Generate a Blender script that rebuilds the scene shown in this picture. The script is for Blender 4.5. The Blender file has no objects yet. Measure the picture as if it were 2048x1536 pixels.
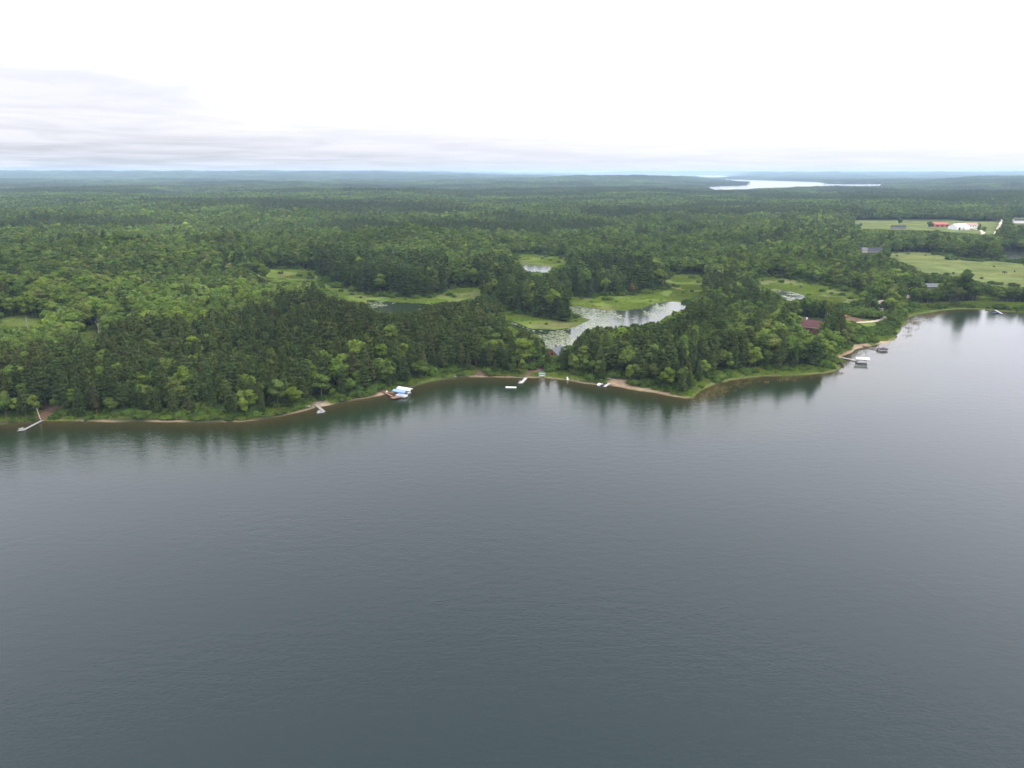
import bpy, math, random
import numpy as np
from mathutils import Vector

C = bpy.context.scene.collection
scn = bpy.context.scene
R = math.radians
random.seed(7)
RNG = np.random.default_rng(11)

# ------------------------------------------------------------------ camera
H = 110.0                      # metres above the lake
PITCH = R(16.57)
FPX = 1420.0                   # focal length in pixels of the 2048 px wide picture
cam_d = bpy.data.cameras.new('camera'); cam = bpy.data.objects.new('camera', cam_d); C.objects.link(cam)
cam.location = (0, 0, H); cam.rotation_euler = (math.pi/2 - PITCH, 0, 0)
cam_d.sensor_width = 36; cam_d.lens = FPX/2048*36; cam_d.clip_start = 1; cam_d.clip_end = 120000
scn.camera = cam

# ------------------------------------------------------------------ render settings
scn.view_settings.view_transform = 'Standard'; scn.view_settings.look = 'None'
scn.view_settings.exposure = 0.0; scn.view_settings.gamma = 1; scn.view_settings.use_curve_mapping = False
scn.render.engine = 'CYCLES'
cy = scn.cycles
cy.max_bounces = 6; cy.diffuse_bounces = 2; cy.glossy_bounces = 2; cy.transmission_bounces = 2
cy.volume_bounces = 1; cy.transparent_max_bounces = 8
cy.use_denoising = True
cy.caustics_reflective = False; cy.caustics_refractive = False
cy.sample_clamp_indirect = 4

# ------------------------------------------------------------------ world: overcast over a daylight sky
SUN_EL, SUN_AZ = R(50), R(118)
world = bpy.data.worlds.new('World'); scn.world = world; world.use_nodes = True
wn, wl = world.node_tree.nodes, world.node_tree.links
wn.clear()
def N(nodes, t, **kw):
    n = nodes.new(t)
    for k, v in kw.items():
        if k == 'ins':
            for a, b in v.items(): n.inputs[a].default_value = b
        else: setattr(n, k, v)
    return n
w_out = N(wn, 'ShaderNodeOutputWorld'); w_bg = N(wn, 'ShaderNodeBackground', ins={'Strength': 0.1})
wl.new(w_bg.outputs[0], w_out.inputs[0])
sky = N(wn, 'ShaderNodeTexSky', sky_type='NISHITA', sun_disc=False, sun_elevation=SUN_EL, sun_rotation=SUN_AZ,
        altitude=300, air_density=1.0, dust_density=2.0)
tc = N(wn, 'ShaderNodeTexCoord'); sx = N(wn, 'ShaderNodeSeparateXYZ'); wl.new(tc.outputs['Generated'], sx.inputs[0])
def wm(op, a, b=None, c=None, clamp=False):
    n = N(wn, 'ShaderNodeMath', operation=op); n.use_clamp = clamp
    for i, v in enumerate((a, b, c)):
        if v is None: continue
        if isinstance(v, (int, float)): n.inputs[i].default_value = v
        else: wl.new(v, n.inputs[i])
    return n.outputs[0]
zc = wm('MAXIMUM', sx.outputs['Z'], 0.0)
den = wm('ADD', zc, 0.045)
cx = wm('DIVIDE', sx.outputs['X'], den); cyy = wm('DIVIDE', sx.outputs['Y'], den)
cmb = N(wn, 'ShaderNodeCombineXYZ'); wl.new(cx, cmb.inputs[0]); wl.new(cyy, cmb.inputs[1])
n1 = N(wn, 'ShaderNodeTexNoise', noise_dimensions='3D', ins={'Scale': 0.55, 'Detail': 7.0, 'Roughness': 0.55, 'Distortion': 0.4})
wl.new(cmb.outputs[0], n1.inputs['Vector'])
n2 = N(wn, 'ShaderNodeTexNoise', noise_dimensions='3D', ins={'Scale': 0.17, 'Detail': 3.0})
wl.new(cmb.outputs[0], n2.inputs['Vector'])
# a greyer bank of cloud lies to the left (west), the overcast thins towards the right
bank = N(wn, 'ShaderNodeMapRange', interpolation_type='SMOOTHSTEP', ins={'From Min': 0.12, 'From Max': -0.62, 'To Min': 0.0, 'To Max': 1.0})
wl.new(sx.outputs['X'], bank.inputs['Value'])
bankv = N(wn, 'ShaderNodeMapRange', interpolation_type='SMOOTHSTEP', ins={'From Min': 0.34, 'From Max': 0.10, 'To Min': 0.0, 'To Max': 1.0})
wl.new(sx.outputs['Z'], bankv.inputs['Value'])
cl = N(wn, 'ShaderNodeMapRange', ins={'From Min': 0.40, 'From Max': 0.60, 'To Min': 0.0, 'To Max': 1.0})
wl.new(wm('ADD', wm('MULTIPLY', n1.outputs['Fac'], .62), wm('MULTIPLY', n2.outputs['Fac'], .38)), cl.inputs['Value'])
bk = wm('MULTIPLY', bank.outputs[0], bankv.outputs[0])
greyness = wm('MULTIPLY', cl.outputs[0], wm('MULTIPLY_ADD', bk, 0.62, 0.38), clamp=True)
lum = wm('SUBTRACT', 17.5, wm('MULTIPLY', greyness, 2.7))
lum = wm('SUBTRACT', lum, wm('MULTIPLY', bk, 6.6))
lowh = N(wn, 'ShaderNodeMapRange', interpolation_type='SMOOTHSTEP', ins={'From Min': 0.16, 'From Max': 0.0, 'To Min': 0.0, 'To Max': 1.0})
wl.new(sx.outputs['Z'], lowh.inputs['Value'])
lum = wm('SUBTRACT', lum, wm('MULTIPLY', lowh.outputs[0], wm('ADD', wm('SUBTRACT', 8.4, wm('MULTIPLY', bk, 6.6)), wm('MULTIPLY', wm('MAXIMUM', sx.outputs['X'], 0.0), 6.5))))
zen = wm('MULTIPLY', wm('MINIMUM', zc, 0.40), 17.0)
lum = wm('ADD', lum, wm('MULTIPLY', wm('MAXIMUM', sx.outputs['X'], -0.03), 8.5))
lum = wm('ADD', lum, zen)
tint = N(wn, 'ShaderNodeMix', data_type='RGBA'); tint.inputs['A'].default_value = (1.0, 0.985, 1.06, 1); tint.inputs['B'].default_value = (0.965, 0.972, 1.045, 1)
wl.new(greyness, tint.inputs['Factor'])
cc = N(wn, 'ShaderNodeVectorMath', operation='SCALE'); wl.new(tint.outputs['Result'], cc.inputs[0]); wl.new(lum, cc.inputs['Scale'])
mixs = N(wn, 'ShaderNodeMix', data_type='RGBA'); mixs.inputs['Factor'].default_value = 0.93
wl.new(sky.outputs[0], mixs.inputs['A']); wl.new(cc.outputs[0], mixs.inputs['B'])
wl.new(mixs.outputs['Result'], w_bg.inputs['Color'])

sun_d = bpy.data.lights.new('sun', 'SUN'); sun_d.energy = 1.4; sun_d.angle = R(14); sun_d.color = (1.0, 0.96, 0.9)
sun = bpy.data.objects.new('sun', sun_d); C.objects.link(sun)
sd = Vector((math.sin(SUN_AZ)*math.cos(SUN_EL), math.cos(SUN_AZ)*math.cos(SUN_EL), math.sin(SUN_EL)))
sun.rotation_euler = sd.to_track_quat('Z', 'Y').to_euler()

# ------------------------------------------------------------------ geometry of the place
CP, SP = math.cos(PITCH), math.sin(PITCH)
def at(px, py, z=0.0):
    """point of the place at height z that the photograph shows at pixel (px, py)"""
    a, b = (px-1024)/FPX, (768-py)/FPX
    d = (a, CP + b*SP, -SP + b*CP)
    t = (z-H)/d[2]
    return (d[0]*t, d[1]*t)
def proj(X, Y, Z):
    Z = Z-H
    dep = Y*CP - Z*SP
    dep = np.where(dep < 1, 1, dep)
    return 1024+FPX*X/dep, 768-FPX*(Y*SP+Z*CP)/dep, dep
def poly(*pts): return np.array([at(*p) for p in pts])

def sdf(P, X, Y):
    """signed distance to polygon P, positive inside"""
    X = np.asarray(X, float); Y = np.asarray(Y, float)
    best = np.full(X.shape, 1e18); ins = np.zeros(X.shape, bool)
    n = len(P)
    for i in range(n):
        x0, y0 = P[i]; x1, y1 = P[(i+1) % n]
        ex, ey = x1-x0, y1-y0
        L = ex*ex+ey*ey+1e-9
        t = np.clip(((X-x0)*ex+(Y-y0)*ey)/L, 0, 1)
        dx, dy = X-x0-t*ex, Y-y0-t*ey
        best = np.minimum(best, dx*dx+dy*dy)
        c = ((y0 > Y) != (y1 > Y))
        if abs(ey) > 1e-12:
            ins ^= c & (X < x0+ex*(Y-y0)/ey)
    return np.where(ins, 1, -1)*np.sqrt(best)
def vnoise(X, Y, seed=0):
    xi = np.floor(X); yi = np.floor(Y); fx = X-xi; fy = Y-yi
    fx = fx*fx*(3-2*fx); fy = fy*fy*(3-2*fy)
    def h(a, b):
        v = np.sin(a*127.1+b*311.7+seed*74.7)*43758.5453
        return v-np.floor(v)
    return (h(xi, yi)*(1-fx)+h(xi+1, yi)*fx)*(1-fy)+(h(xi, yi+1)*(1-fx)+h(xi+1, yi+1)*fx)*fy
def fbm(X, Y, s, seed=0, oct=4):
    v = 0; a = 0.5; X = X/s; Y = Y/s
    for i in range(oct):
        v = v+a*vnoise(X, Y, seed+i); X = X*2.03+17; Y = Y*2.03+9; a *= 0.5
    return v/(1-0.5**oct)
def ss(a, b, x):
    t = np.clip((x-a)/(b-a), 0, 1); return t*t*(3-2*t)

shore_px = [(-2600, 1090), (-1300, 960), (-600, 880), (-300, 862), (-100, 852), (0, 848), (40, 846.5), (85, 843.5), (150, 843), (215, 842), (270, 841), (350, 843.5),
 (430, 843.5), (485, 843), (530, 838), (560, 833), (600, 824), (635, 815.5), (680, 806), (730, 797), (765, 790), (800, 781),
 (838, 769), (870, 761), (905, 755.5), (960, 753), (1010, 755), (1045, 755.5), (1090, 755.5), (1140, 760), (1190, 768),
 (1225, 771), (1260, 777), (1300, 784), (1340, 791), (1372, 796.5), (1386, 797), (1393, 790), (1403, 781), (1425, 769), (1460, 760), (1500, 755), (1530, 752.5),
 (1600, 750), (1655, 746), (1676, 739), (1680, 728), (1677, 719), (1688, 712), (1702, 706), (1712, 700), (1722, 697), (1745, 691), (1768, 688), (1782, 682),
 (1793, 674), (1798, 663), (1806, 652), (1816, 645), (1812, 637), (1826, 630), (1850, 626), (1885, 620), (1925, 617.5), (1975, 619), (2010, 623), (2048, 625),
 (2130, 629), (2300, 640), (2600, 652)]
LAKE = np.array([at(*p) for p in shore_px] + [(1500, 420), (2600, 200), (3600, -900), (3000, -3600), (-3000, -3600), (-3200, -900), (-1400, 60)])
POND1 = poly((1018, 640), (1060, 658), (1110, 660), (1150, 655), (1178, 640), (1150, 631), (1136, 628), (1134, 614), (1140, 610), (1165, 613), (1210, 620), (1250, 621.5),
             (1290, 615), (1310, 607), (1345, 603.5), (1376, 606), (1385, 614), (1378, 630), (1345, 650), (1300, 664), (1250, 680), (1210, 692), (1175, 700), (1140, 706), (1095, 704), (1070, 690), (1030, 668))
POND2 = poly((735, 600), (770, 603), (850, 608), (880, 616), (870, 634), (800, 640), (745, 632))
POND3 = poly((1046, 530), (1075, 532), (1104, 534), (1096, 546), (1058, 549), (1040, 540))
POND4 = poly((1553, 581), (1580, 582), (1612, 592), (1606, 606), (1575, 606), (1556, 594))
POND5 = poly((1990, 506), (2020, 502), (2100, 508), (2180, 520), (2060, 520), (2005, 517))
PONDS = [POND1, POND2, POND3, POND4, POND5]
FARLAKE = poly((1432, 386), (1450, 385.5), (1500, 384), (1560, 382), (1640, 379), (1700, 378), (1762, 378), (1765, 368), (1655, 368.2), (1640, 364), (1560, 362), (1455, 358.5), (1430, 359), (1455, 364), (1500, 367.5), (1492, 370.5), (1440, 372), (1400, 373.5))
FARLAKE2 = poly((1140, 356), (1300, 356), (1420, 358), (1475, 356), (1450, 350.6), (1300, 350.4), (1180, 350.8))

def farlake(X, Y):
    return np.maximum(sdf(FARLAKE, X, Y), sdf(FARLAKE2, X, Y))
def gauss(X, Y, c, rx, ry): return np.exp(-(((X-c[0])/rx)**2+((Y-c[1])/ry)**2))

FLATC = at(1880, 500)
def height(X, Y):
    X = np.asarray(X, float); Y = np.asarray(Y, float)
    D = np.hypot(X, Y)
    dl = -sdf(LAKE, X, Y)
    dl = dl+np.where(np.abs(dl) < 60, (fbm(X, Y, 9, 510, 3)-.5)*3.4+(fbm(X, Y, 30, 520, 2)-.5)*2.5, 0)
    land = 0.16*np.minimum(dl, 3)+1.7*(1-np.exp(-np.maximum(dl-3, 0)/22))
    bank = (fbm(X, Y, 9, 5)-0.5)*0.5*np.clip(dl/8, 0, 1)
    z = land+bank
    # rolling ground
    flat = np.clip(1.6*gauss(X, Y, FLATC, 560, 700), 0, 1)
    amp = 12*ss(650, 1500, D)+14*ss(1700, 4200, D)+16*ss(6000, 12000, D)
    cor = ss(2000, 3200, Y)*ss(.20, .27, X/np.maximum(Y, 1))*(1-ss(.57, .64, X/np.maximum(Y, 1)))*(1-ss(11000, 14000, Y))
    hills = amp*(1-.9*cor)*(fbm(X, Y*0.8, 520, 31, 3)-0.42)*2*(1-flat*0.92)
    z = z+hills*np.clip(dl/150, 0, 1)
    z = z+15*(fbm(X, Y*1.7, 150, 611, 2)-.45)*ss(120, 40, X+.0*Y)*ss(470, 620, D)*(1-ss(1900, 2500, D))*ss(60, 160, dl)*(1-ss(-330, -180, X)*ss(1050, 850, Y)*.9)
    for c, rx, ry, hh in ((at(230, 560), 150, 75, 17), (at(40, 520), 120, 90, 12), (at(120, 640), 90, 45, 6), (at(470, 520), 140, 80, 11), (at(780, 500), 200, 110, 12),
                          (at(-150, 640), 160, 80, 12), (at(1500, 620), 50, 40, 3.0), (at(330, 690), 90, 40, 5)):
        z = z+hh*gauss(X, Y, c, rx, ry)
    # far country
    ridge = 84*ss(9300, 12200, Y)*ss(1200, -3500, X)
    z = z+ridge*(0.88+0.24*fbm(X, Y, 1500, 77, 3))
    z = z+44*gauss(X, Y, at(1225, 366), 850, 1300)+22*gauss(X, Y, at(1390, 366), 330, 700)
    z = z+62*ss(15000, 19500, Y)*ss(4200, 6500, X)*(0.85+0.3*fbm(X, Y, 2500, 3, 3))
    z = z+40*gauss(X, Y, at(2120, 372), 1600, 1500)
    z = z+52*ss(24000, 38000, Y)
    fl = farlake(X, Y)
    z = z*(1-ss(-700, -20, fl))
    z = z+ss(-700, -60, fl)*0.6*(1-ss(-20, 30, fl))
    z = np.where(fl > 0, -0.6-np.minimum(fl*0.02, 2.0), z)
    # ponds
    sp = np.maximum.reduce([sdf(P, X, Y) for P in PONDS])
    k = ss(-60, -2, sp)
    z = z*(1-k)+k*np.minimum(z, 0.32)
    z = np.where(sp > -2, 0.32-0.18*(sp+2), z)
    z = np.where((sp > -2), np.maximum(z, -1.2), z)
    # lake bed
    zb = -(0.06*np.minimum(-dl, 14)+0.14*np.maximum(-dl-14, 0))
    z = np.where(dl < 0, np.maximum(zb, -3.5), z)
    return z

def att(px, py):
    z = 0.0
    for _ in range(14):
        x, y = at(px, py, z); z = .5*z+.5*float(height(np.array([x]), np.array([y]))[0])
    return x, y
def polyt(*pts): return np.array([att(*p) for p in pts])
# ---- ground cover areas as the photograph shows them
MARSH = [poly((500, 568), (512, 557), (560, 552), (632, 549), (650, 566), (700, 583), (760, 592), (820, 597), (878, 596), (900, 580), (960, 578), (985, 590), (990, 604), (930, 604), (900, 615), (860, 632), (740, 636), (690, 604), (640, 580), (590, 573)),
         poly((972, 610), (1010, 623), (1050, 633), (1090, 641), (1130, 641), (1150, 634), (1185, 637), (1160, 657), (1100, 664), (1050, 662), (1010, 650), (985, 640), (965, 620)),
         poly((1138, 594), (1165, 600), (1240, 595), (1295, 588), (1340, 575), (1300, 562), (1340, 552), (1415, 553), (1420, 580), (1400, 604), (1390, 614), (1345, 606), (1310, 611), (1290, 620), (1240, 627), (1180, 620), (1138, 612), (1136, 604)),
         poly((1005, 514), (1060, 512), (1140, 516), (1138, 532), (1112, 548), (1090, 556), (1040, 550), (1020, 530)),
         poly((1500, 562), (1540, 554), (1620, 570), (1700, 584), (1740, 596), (1720, 612), (1680, 622), (1650, 606), (1600, 612), (1550, 600), (1520, 580))]
FIELD = [poly((1700, 443), (1780, 444), (1860, 446), (1930, 446), (2000, 446), (1995, 468), (1960, 474), (1880, 466), (1800, 462), (1715, 462)),
         poly((1745, 512), (1790, 508), (1850, 507), (1895, 515), (1980, 524), (2060, 532), (2200, 545), (2200, 590), (2048, 585), (1990, 582), (1940, 566), (1880, 556), (1840, 556), (1830, 540), (1790, 520)),
         polyt((-60, 640), (0, 634), (60, 636), (118, 642), (90, 652), (30, 656), (-60, 660)),
         polyt((158, 668), (180, 658), (210, 655), (206, 668), (185, 682), (165, 686)),
         poly((1690, 606), (1712, 618), (1722, 634), (1745, 640), (1760, 650), (1740, 664), (1700, 668), (1680, 652), (1680, 625)),
         poly((1630, 654), (1665, 650), (1670, 660), (1668, 676), (1640, 682), (1626, 674)),
         poly((1955, 590), (2000, 596), (1990, 606), (1960, 606)),
         poly((2015, 430), (2080, 430), (2120, 452), (2020, 452))]
SHOREGRASS = [poly((830, 772), (850, 755), (900, 745), (950, 748), (960, 752), (900, 756)),
              poly((1375, 797), (1380, 775), (1440, 752), (1530, 742), (1640, 738), (1676, 730), (1685, 742), (1600, 756), (1460, 766), (1400, 795)),
              poly((1040, 755), (1060, 745), (1130, 748), (1180, 764), (1110, 762)),
              poly((1680, 690), (1740, 680), (1770, 660), (1800, 640), (1830, 612), (1940, 606), (2060, 610), (2300, 618), (2300, 640), (2048, 632), (1880, 625), (1830, 640), (1815, 670), (1780, 695)),
              poly((95, 845), (100, 832), (140, 838), (200, 843))]
SAND = [poly((1212, 770), (1218, 760), (1240, 757), (1256, 764), (1250, 769), (1300, 780), (1345, 788), (1350, 796), (1300, 790)),
        poly((1672, 712), (1685, 708), (1700, 700), (1706, 690), (1722, 686), (1740, 688), (1735, 698), (1705, 708), (1690, 718), (1678, 722)),
        poly((745, 793), (755, 784), (770, 786), (778, 796), (760, 800)),
        poly((618, 818), (625, 806), (650, 804), (660, 812)),
        poly((1765, 690), (1745, 686), (1790, 680), (1790, 688))]
DIRT = [poly((1052, 748), (1058, 742), (1080, 734), (1102, 734), (1104, 742), (1085, 748), (1068, 747), (1056, 757), (1048, 757)),
        poly((1686, 632), (1715, 634), (1728, 640), (1722, 648), (1700, 648), (1688, 640)),
        poly((70, 842), (78, 830), (100, 815), (128, 808), (125, 820), (100, 834), (90, 843)),
        poly((950, 753), (955, 742), (975, 741), (972, 752))]
def cover(P, X, Y, soft, warp=3):
    X = X+(fbm(X, Y, 45, 191, 2)-0.5)*2*warp; Y = Y+(fbm(X, Y, 45, 153, 2)-0.5)*2*warp
    X = X+(fbm(X, Y, 14, 91, 3)-0.5)*2*warp; Y = Y+(fbm(X, Y, 14, 53, 3)-0.5)*2*warp
    m = np.full(np.shape(X), -1e9)
    for p in P: m = np.maximum(m, sdf(p, X, Y))
    return np.clip(m/soft+0.5, 0, 1)

# ------------------------------------------------------------------ mesh helpers
def npmesh(name, V, F, mats=(), mi=None, fattr=None, vattr=None, vcol=None, smooth=False):
    """V (n,3); F (m,k) array of equal polygons"""
    me = bpy.data.meshes.new(name)
    V = np.asarray(V, np.float32); F = np.asarray(F, np.int32)
    me.vertices.add(len(V)); me.vertices.foreach_set('co', V.ravel())
    if len(F):
        k = F.shape[1]
        me.loops.add(F.size); me.loops.foreach_set('vertex_index', F.ravel())
        me.polygons.add(len(F)); me.polygons.foreach_set('loop_start', np.arange(0, F.size, k, dtype=np.int32))
        try: me.polygons.foreach_set('loop_total', np.full(len(F), k, np.int32))
        except Exception: pass
        if mi is not None: me.polygons.foreach_set('material_index', np.asarray(mi, np.int32))
        me.polygons.foreach_set('use_smooth', np.full(len(F), smooth, bool))
    for a, b in (fattr or {}).items():
        me.attributes.new(a, 'FLOAT', 'FACE').data.foreach_set('value', np.asarray(b, np.float32))
    for a, b in (vattr or {}).items():
        me.attributes.new(a, 'FLOAT', 'POINT').data.foreach_set('value', np.asarray(b, np.float32))
    if vcol is not None:
        c = np.ones((len(V), 4), np.float32); c[:, :3] = vcol
        me.attributes.new('cover', 'FLOAT_COLOR', 'POINT').data.foreach_set('color', c.ravel())
    for m in mats: me.materials.append(m)
    me.update(calc_edges=True); me.validate()
    return me
def link(name, me, parent=None, loc=None, rz=None, **props):
    o = bpy.data.objects.new(name, me); C.objects.link(o)
    if parent is not None: o.parent = parent
    if loc is not None: o.location = loc
    if rz is not None: o.rotation_euler = (0, 0, rz)
    for k, v in props.items(): o[k] = v
    return o

class MB:
    """collects shapes into one mesh"""
    def __init__(s): s.v = []; s.f = []
    def add(s, V, F):
        b = len(s.v); s.v += [tuple(p) for p in V]; s.f += [tuple(b+i for i in f) for f in F]; return s
    def box(s, x0, x1, y0, y1, z0, z1, rz=0, c=(0, 0)):
        P = [(x, y, z) for z in (z0, z1) for x, y in ((x0, y0), (x1, y0), (x1, y1), (x0, y1))]
        if rz:
            k, q = math.cos(rz), math.sin(rz)
            P = [(c[0]+(x-c[0])*k-(y-c[1])*q, c[1]+(x-c[0])*q+(y-c[1])*k, z) for x, y, z in P]
        return s.add(P, [(3, 2, 1, 0), (4, 5, 6, 7), (0, 1, 5, 4), (1, 2, 6, 5), (2, 3, 7, 6), (3, 0, 4, 7)])
    def tube(s, a, b, r0, r1=None, n=6):
        r1 = r0 if r1 is None else r1
        a, b = Vector(a), Vector(b); d = (b-a).normalized()
        u = d.orthogonal().normalized(); w = d.cross(u)
        V = []
        for p, r in ((a, r0), (b, r1)):
            for i in range(n):
                t = 2*math.pi*i/n; V.append(p+(u*math.cos(t)+w*math.sin(t))*r)
        F = [(i, (i+1) % n, n+(i+1) % n, n+i) for i in range(n)]+[tuple(range(n))[::-1], tuple(range(n, 2*n))]
        return s.add(V, F)
    def loft(s, secs, caps=True, closed=True):
        n = len(secs[0]); V = [p for q in secs for p in q]; F = []
        for j in range(len(secs)-1):
            for i in range(n if closed else n-1):
                F.append((j*n+i, j*n+(i+1) % n, (j+1)*n+(i+1) % n, (j+1)*n+i))
        if caps: F += [tuple(range(n))[::-1], tuple(range((len(secs)-1)*n, len(secs)*n))]
        return s.add(V, F)
    def prism(s, pts, z0, z1):
        n = len(pts)
        return s.loft([[(x, y, z0) for x, y in pts], [(x, y, z1) for x, y in pts]])
    def build(s, name, mat, parent=None, smooth=False, **props):
        me = bpy.data.meshes.new(name); me.from_pydata([tuple(p) for p in s.v], [], s.f); me.materials.append(mat)
        me.update()
        if smooth: me.polygons.foreach_set('use_smooth', [True]*len(me.polygons))
        return link(name, me, parent, **props)
def thing(name, label, cat, loc=(0, 0, 0), rz=0, group=None):
    o = bpy.data.objects.new(name, None); C.objects.link(o); o.empty_display_size = 0.5
    o.location = loc; o.rotation_euler = (0, 0, rz); o['label'] = label; o['category'] = cat
    if group: o['group'] = group
    return o
def tag(o, label, cat, group=None):
    o['label'] = label; o['category'] = cat
    if group: o['group'] = group
    return o

# ------------------------------------------------------------------ materials
def mat(name): 
    m = bpy.data.materials.new(name); m.use_nodes = True; m.node_tree.nodes.clear(); return m, m.node_tree.nodes, m.node_tree.links
def mth(nd, lk, op, a, b=None, clamp=False):
    n = nd.new('ShaderNodeMath'); n.operation = op; n.use_clamp = clamp
    for i, v in enumerate((a, b)):
        if v is None: continue
        if isinstance(v, (int, float)): n.inputs[i].default_value = v
        else: lk.new(v, n.inputs[i])
    return n.outputs[0]
def mixc(nd, lk, f, a, b, blend='MIX'):
    n = nd.new('ShaderNodeMix'); n.data_type = 'RGBA'; n.blend_type = blend
    for k, v in (('Factor', f), ('A', a), ('B', b)):
        if isinstance(v, (int, float)): n.inputs[k].default_value = v
        elif isinstance(v, tuple): n.inputs[k].default_value = (*v, 1)
        else: lk.new(v, n.inputs[k])
    return n.outputs['Result']
def noise(nd, lk, scale, detail=3, vec=None, rough=0.5, stretch=None):
    if vec is None:
        g = nd.new('ShaderNodeNewGeometry'); vec = g.outputs['Position']
    if stretch:
        mp = nd.new('ShaderNodeMapping'); mp.inputs['Scale'].default_value = stretch; lk.new(vec, mp.inputs[0]); vec = mp.outputs[0]
    n = nd.new('ShaderNodeTexNoise'); n.inputs['Scale'].default_value = scale; n.inputs['Detail'].default_value = detail; n.inputs['Roughness'].default_value = rough
    lk.new(vec, n.inputs['Vector']); return n.outputs['Fac']
def mrange(nd, lk, v, a, b, c=0.0, d=1.0):
    n = nd.new('ShaderNodeMapRange')
    for k, x in zip(('From Min', 'From Max', 'To Min', 'To Max'), (a, b, c, d)): n.inputs[k].default_value = x
    lk.new(v, n.inputs['Value']); return n.outputs[0]

def simple(name, col, rough=0.6, var=0.18, scale=1.5, metal=0.0, bump=0.0, stretch=None, obj=True):
    m, nd, lk = mat(name)
    o = nd.new('ShaderNodeOutputMaterial'); b = nd.new('ShaderNodeBsdfPrincipled'); lk.new(b.outputs[0], o.inputs[0])
    tcn = nd.new('ShaderNodeTexCoord')
    f = noise(nd, lk, scale, 5, tcn.outputs['Object'], 0.6, stretch)
    lo = tuple(c*(1-var) for c in col); hi = tuple(min(1, c*(1+var)) for c in col)
    lk.new(mixc(nd, lk, mrange(nd, lk, f, 0.3, 0.7), lo, hi), b.inputs['Base Color'])
    b.inputs['Roughness'].default_value = rough; b.inputs['Metallic'].default_value = metal
    if rough > .55: b.inputs['Specular IOR Level'].default_value = 0.15
    if bump:
        bp = nd.new('ShaderNodeBump'); bp.inputs['Strength'].default_value = bump; bp.inputs['Distance'].default_value = 0.02
        lk.new(f, bp.inputs['Height']); lk.new(bp.outputs[0], b.inputs['Normal'])
    return m

def foliage(name, cols, trans=0.22, tintv=0.35, big=0.25, gain=(1.27, 1.20, .92)):
    """leaf colours differ from plant to plant, from clump to clump and from stand to stand"""
    m, nd, lk = mat(name)
    o = nd.new('ShaderNodeOutputMaterial')
    oi = nd.new('ShaderNodeObjectInfo')
    at_ = nd.new('ShaderNodeAttribute'); at_.attribute_name = 'tint'
    tr = nd.new('ShaderNodeAttribute'); tr.attribute_name = 'tree'
    rnd = mth(nd, lk, 'FRACT', mth(nd, lk, 'ADD', oi.outputs['Random'], tr.outputs['Fac']))
    cr = nd.new('ShaderNodeValToRGB'); el = cr.color_ramp.elements
    while len(el) > 1: el.remove(el[-1])
    for i, c in enumerate(cols):
        e = el[0] if i == 0 else el.new(i/(len(cols)-1))
        e.position = i/(len(cols)-1); e.color = (c[0]*gain[0], c[1]*gain[1], c[2]*gain[2], 1)
    lk.new(rnd, cr.inputs[0])
    g = nd.new('ShaderNodeNewGeometry')
    st = noise(nd, lk, 0.011, 4, g.outputs['Position'], 0.6)
    st = mrange(nd, lk, st, 0.3, 0.7, 1-big, 1+big)
    st = mth(nd, lk, 'MULTIPLY', st, mrange(nd, lk, noise(nd, lk, 0.0022, 4, g.outputs['Position'], 0.6), 0.32, 0.68, 0.72, 1.3))
    tv = mrange(nd, lk, at_.outputs['Fac'], 0, 1, 1-tintv, 1+tintv)
    sc = nd.new('ShaderNodeVectorMath'); sc.operation = 'SCALE'; lk.new(cr.outputs[0], sc.inputs[0]); lk.new(mth(nd, lk, 'MULTIPLY', st, tv), sc.inputs['Scale'])
    d = nd.new('ShaderNodeBsdfDiffuse'); t = nd.new('ShaderNodeBsdfTranslucent'); mx = nd.new('ShaderNodeMixShader'); mx.inputs[0].default_value = trans
    lk.new(sc.outputs[0], d.inputs[0]); lk.new(sc.outputs[0], t.inputs[0])
    lk.new(d.outputs[0], mx.inputs[1]); lk.new(t.outputs[0], mx.inputs[2]); lk.new(mx.outputs[0], o.inputs[0])
    return m

M = {}
M['pine'] = foliage('pine_needles', [(0.040, 0.052, 0.026), (0.050, 0.062, 0.028), (0.038, 0.058, 0.028), (0.058, 0.070, 0.030), (0.046, 0.050, 0.030)], gain=(1.36, 1.42, .95), tintv=.5)
M['wpine'] = foliage('soft_pine_needles', [(0.040, 0.066, 0.030), (0.052, 0.080, 0.032), (0.044, 0.072, 0.034), (0.062, 0.090, 0.036)], gain=(1.35, 1.30, .92), tintv=.45)
M['spruce'] = foliage('spruce_needles', [(0.030, 0.050, 0.028), (0.036, 0.058, 0.030), (0.040, 0.066, 0.030)])
M['leaf'] = foliage('broad_leaves', [(0.046, 0.080, 0.026), (0.066, 0.108, 0.028), (0.040, 0.070, 0.026), (0.092, 0.134, 0.030), (0.062, 0.096, 0.036), (0.050, 0.084, 0.026), (0.082, 0.104, 0.040), (0.072, 0.118, 0.026)], gain=(1.52, 1.44, 1.0), tintv=.45, big=.34)
M['birch'] = foliage('birch_leaves', [(0.090, 0.125, 0.035), (0.110, 0.145, 0.036)])
M['bush'] = foliage('bush_leaves', [(0.044, 0.080, 0.024), (0.060, 0.104, 0.026), (0.036, 0.068, 0.022), (0.078, 0.118, 0.030)])
M['purple'] = foliage('purple_leaves', [(0.030, 0.020, 0.030), (0.036, 0.022, 0.032)])
M['pale'] = foliage('pale_blossom_leaves', [(0.20, 0.20, 0.08), (0.22, 0.21, 0.09)])
M['brown'] = foliage('rusty_needles', [(0.090, 0.062, 0.036), (0.10, 0.07, 0.04)])
M['bark'] = simple('grey_brown_bark', (0.13, 0.10, 0.075), 0.9, 0.35, 3, bump=0.5)
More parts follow.
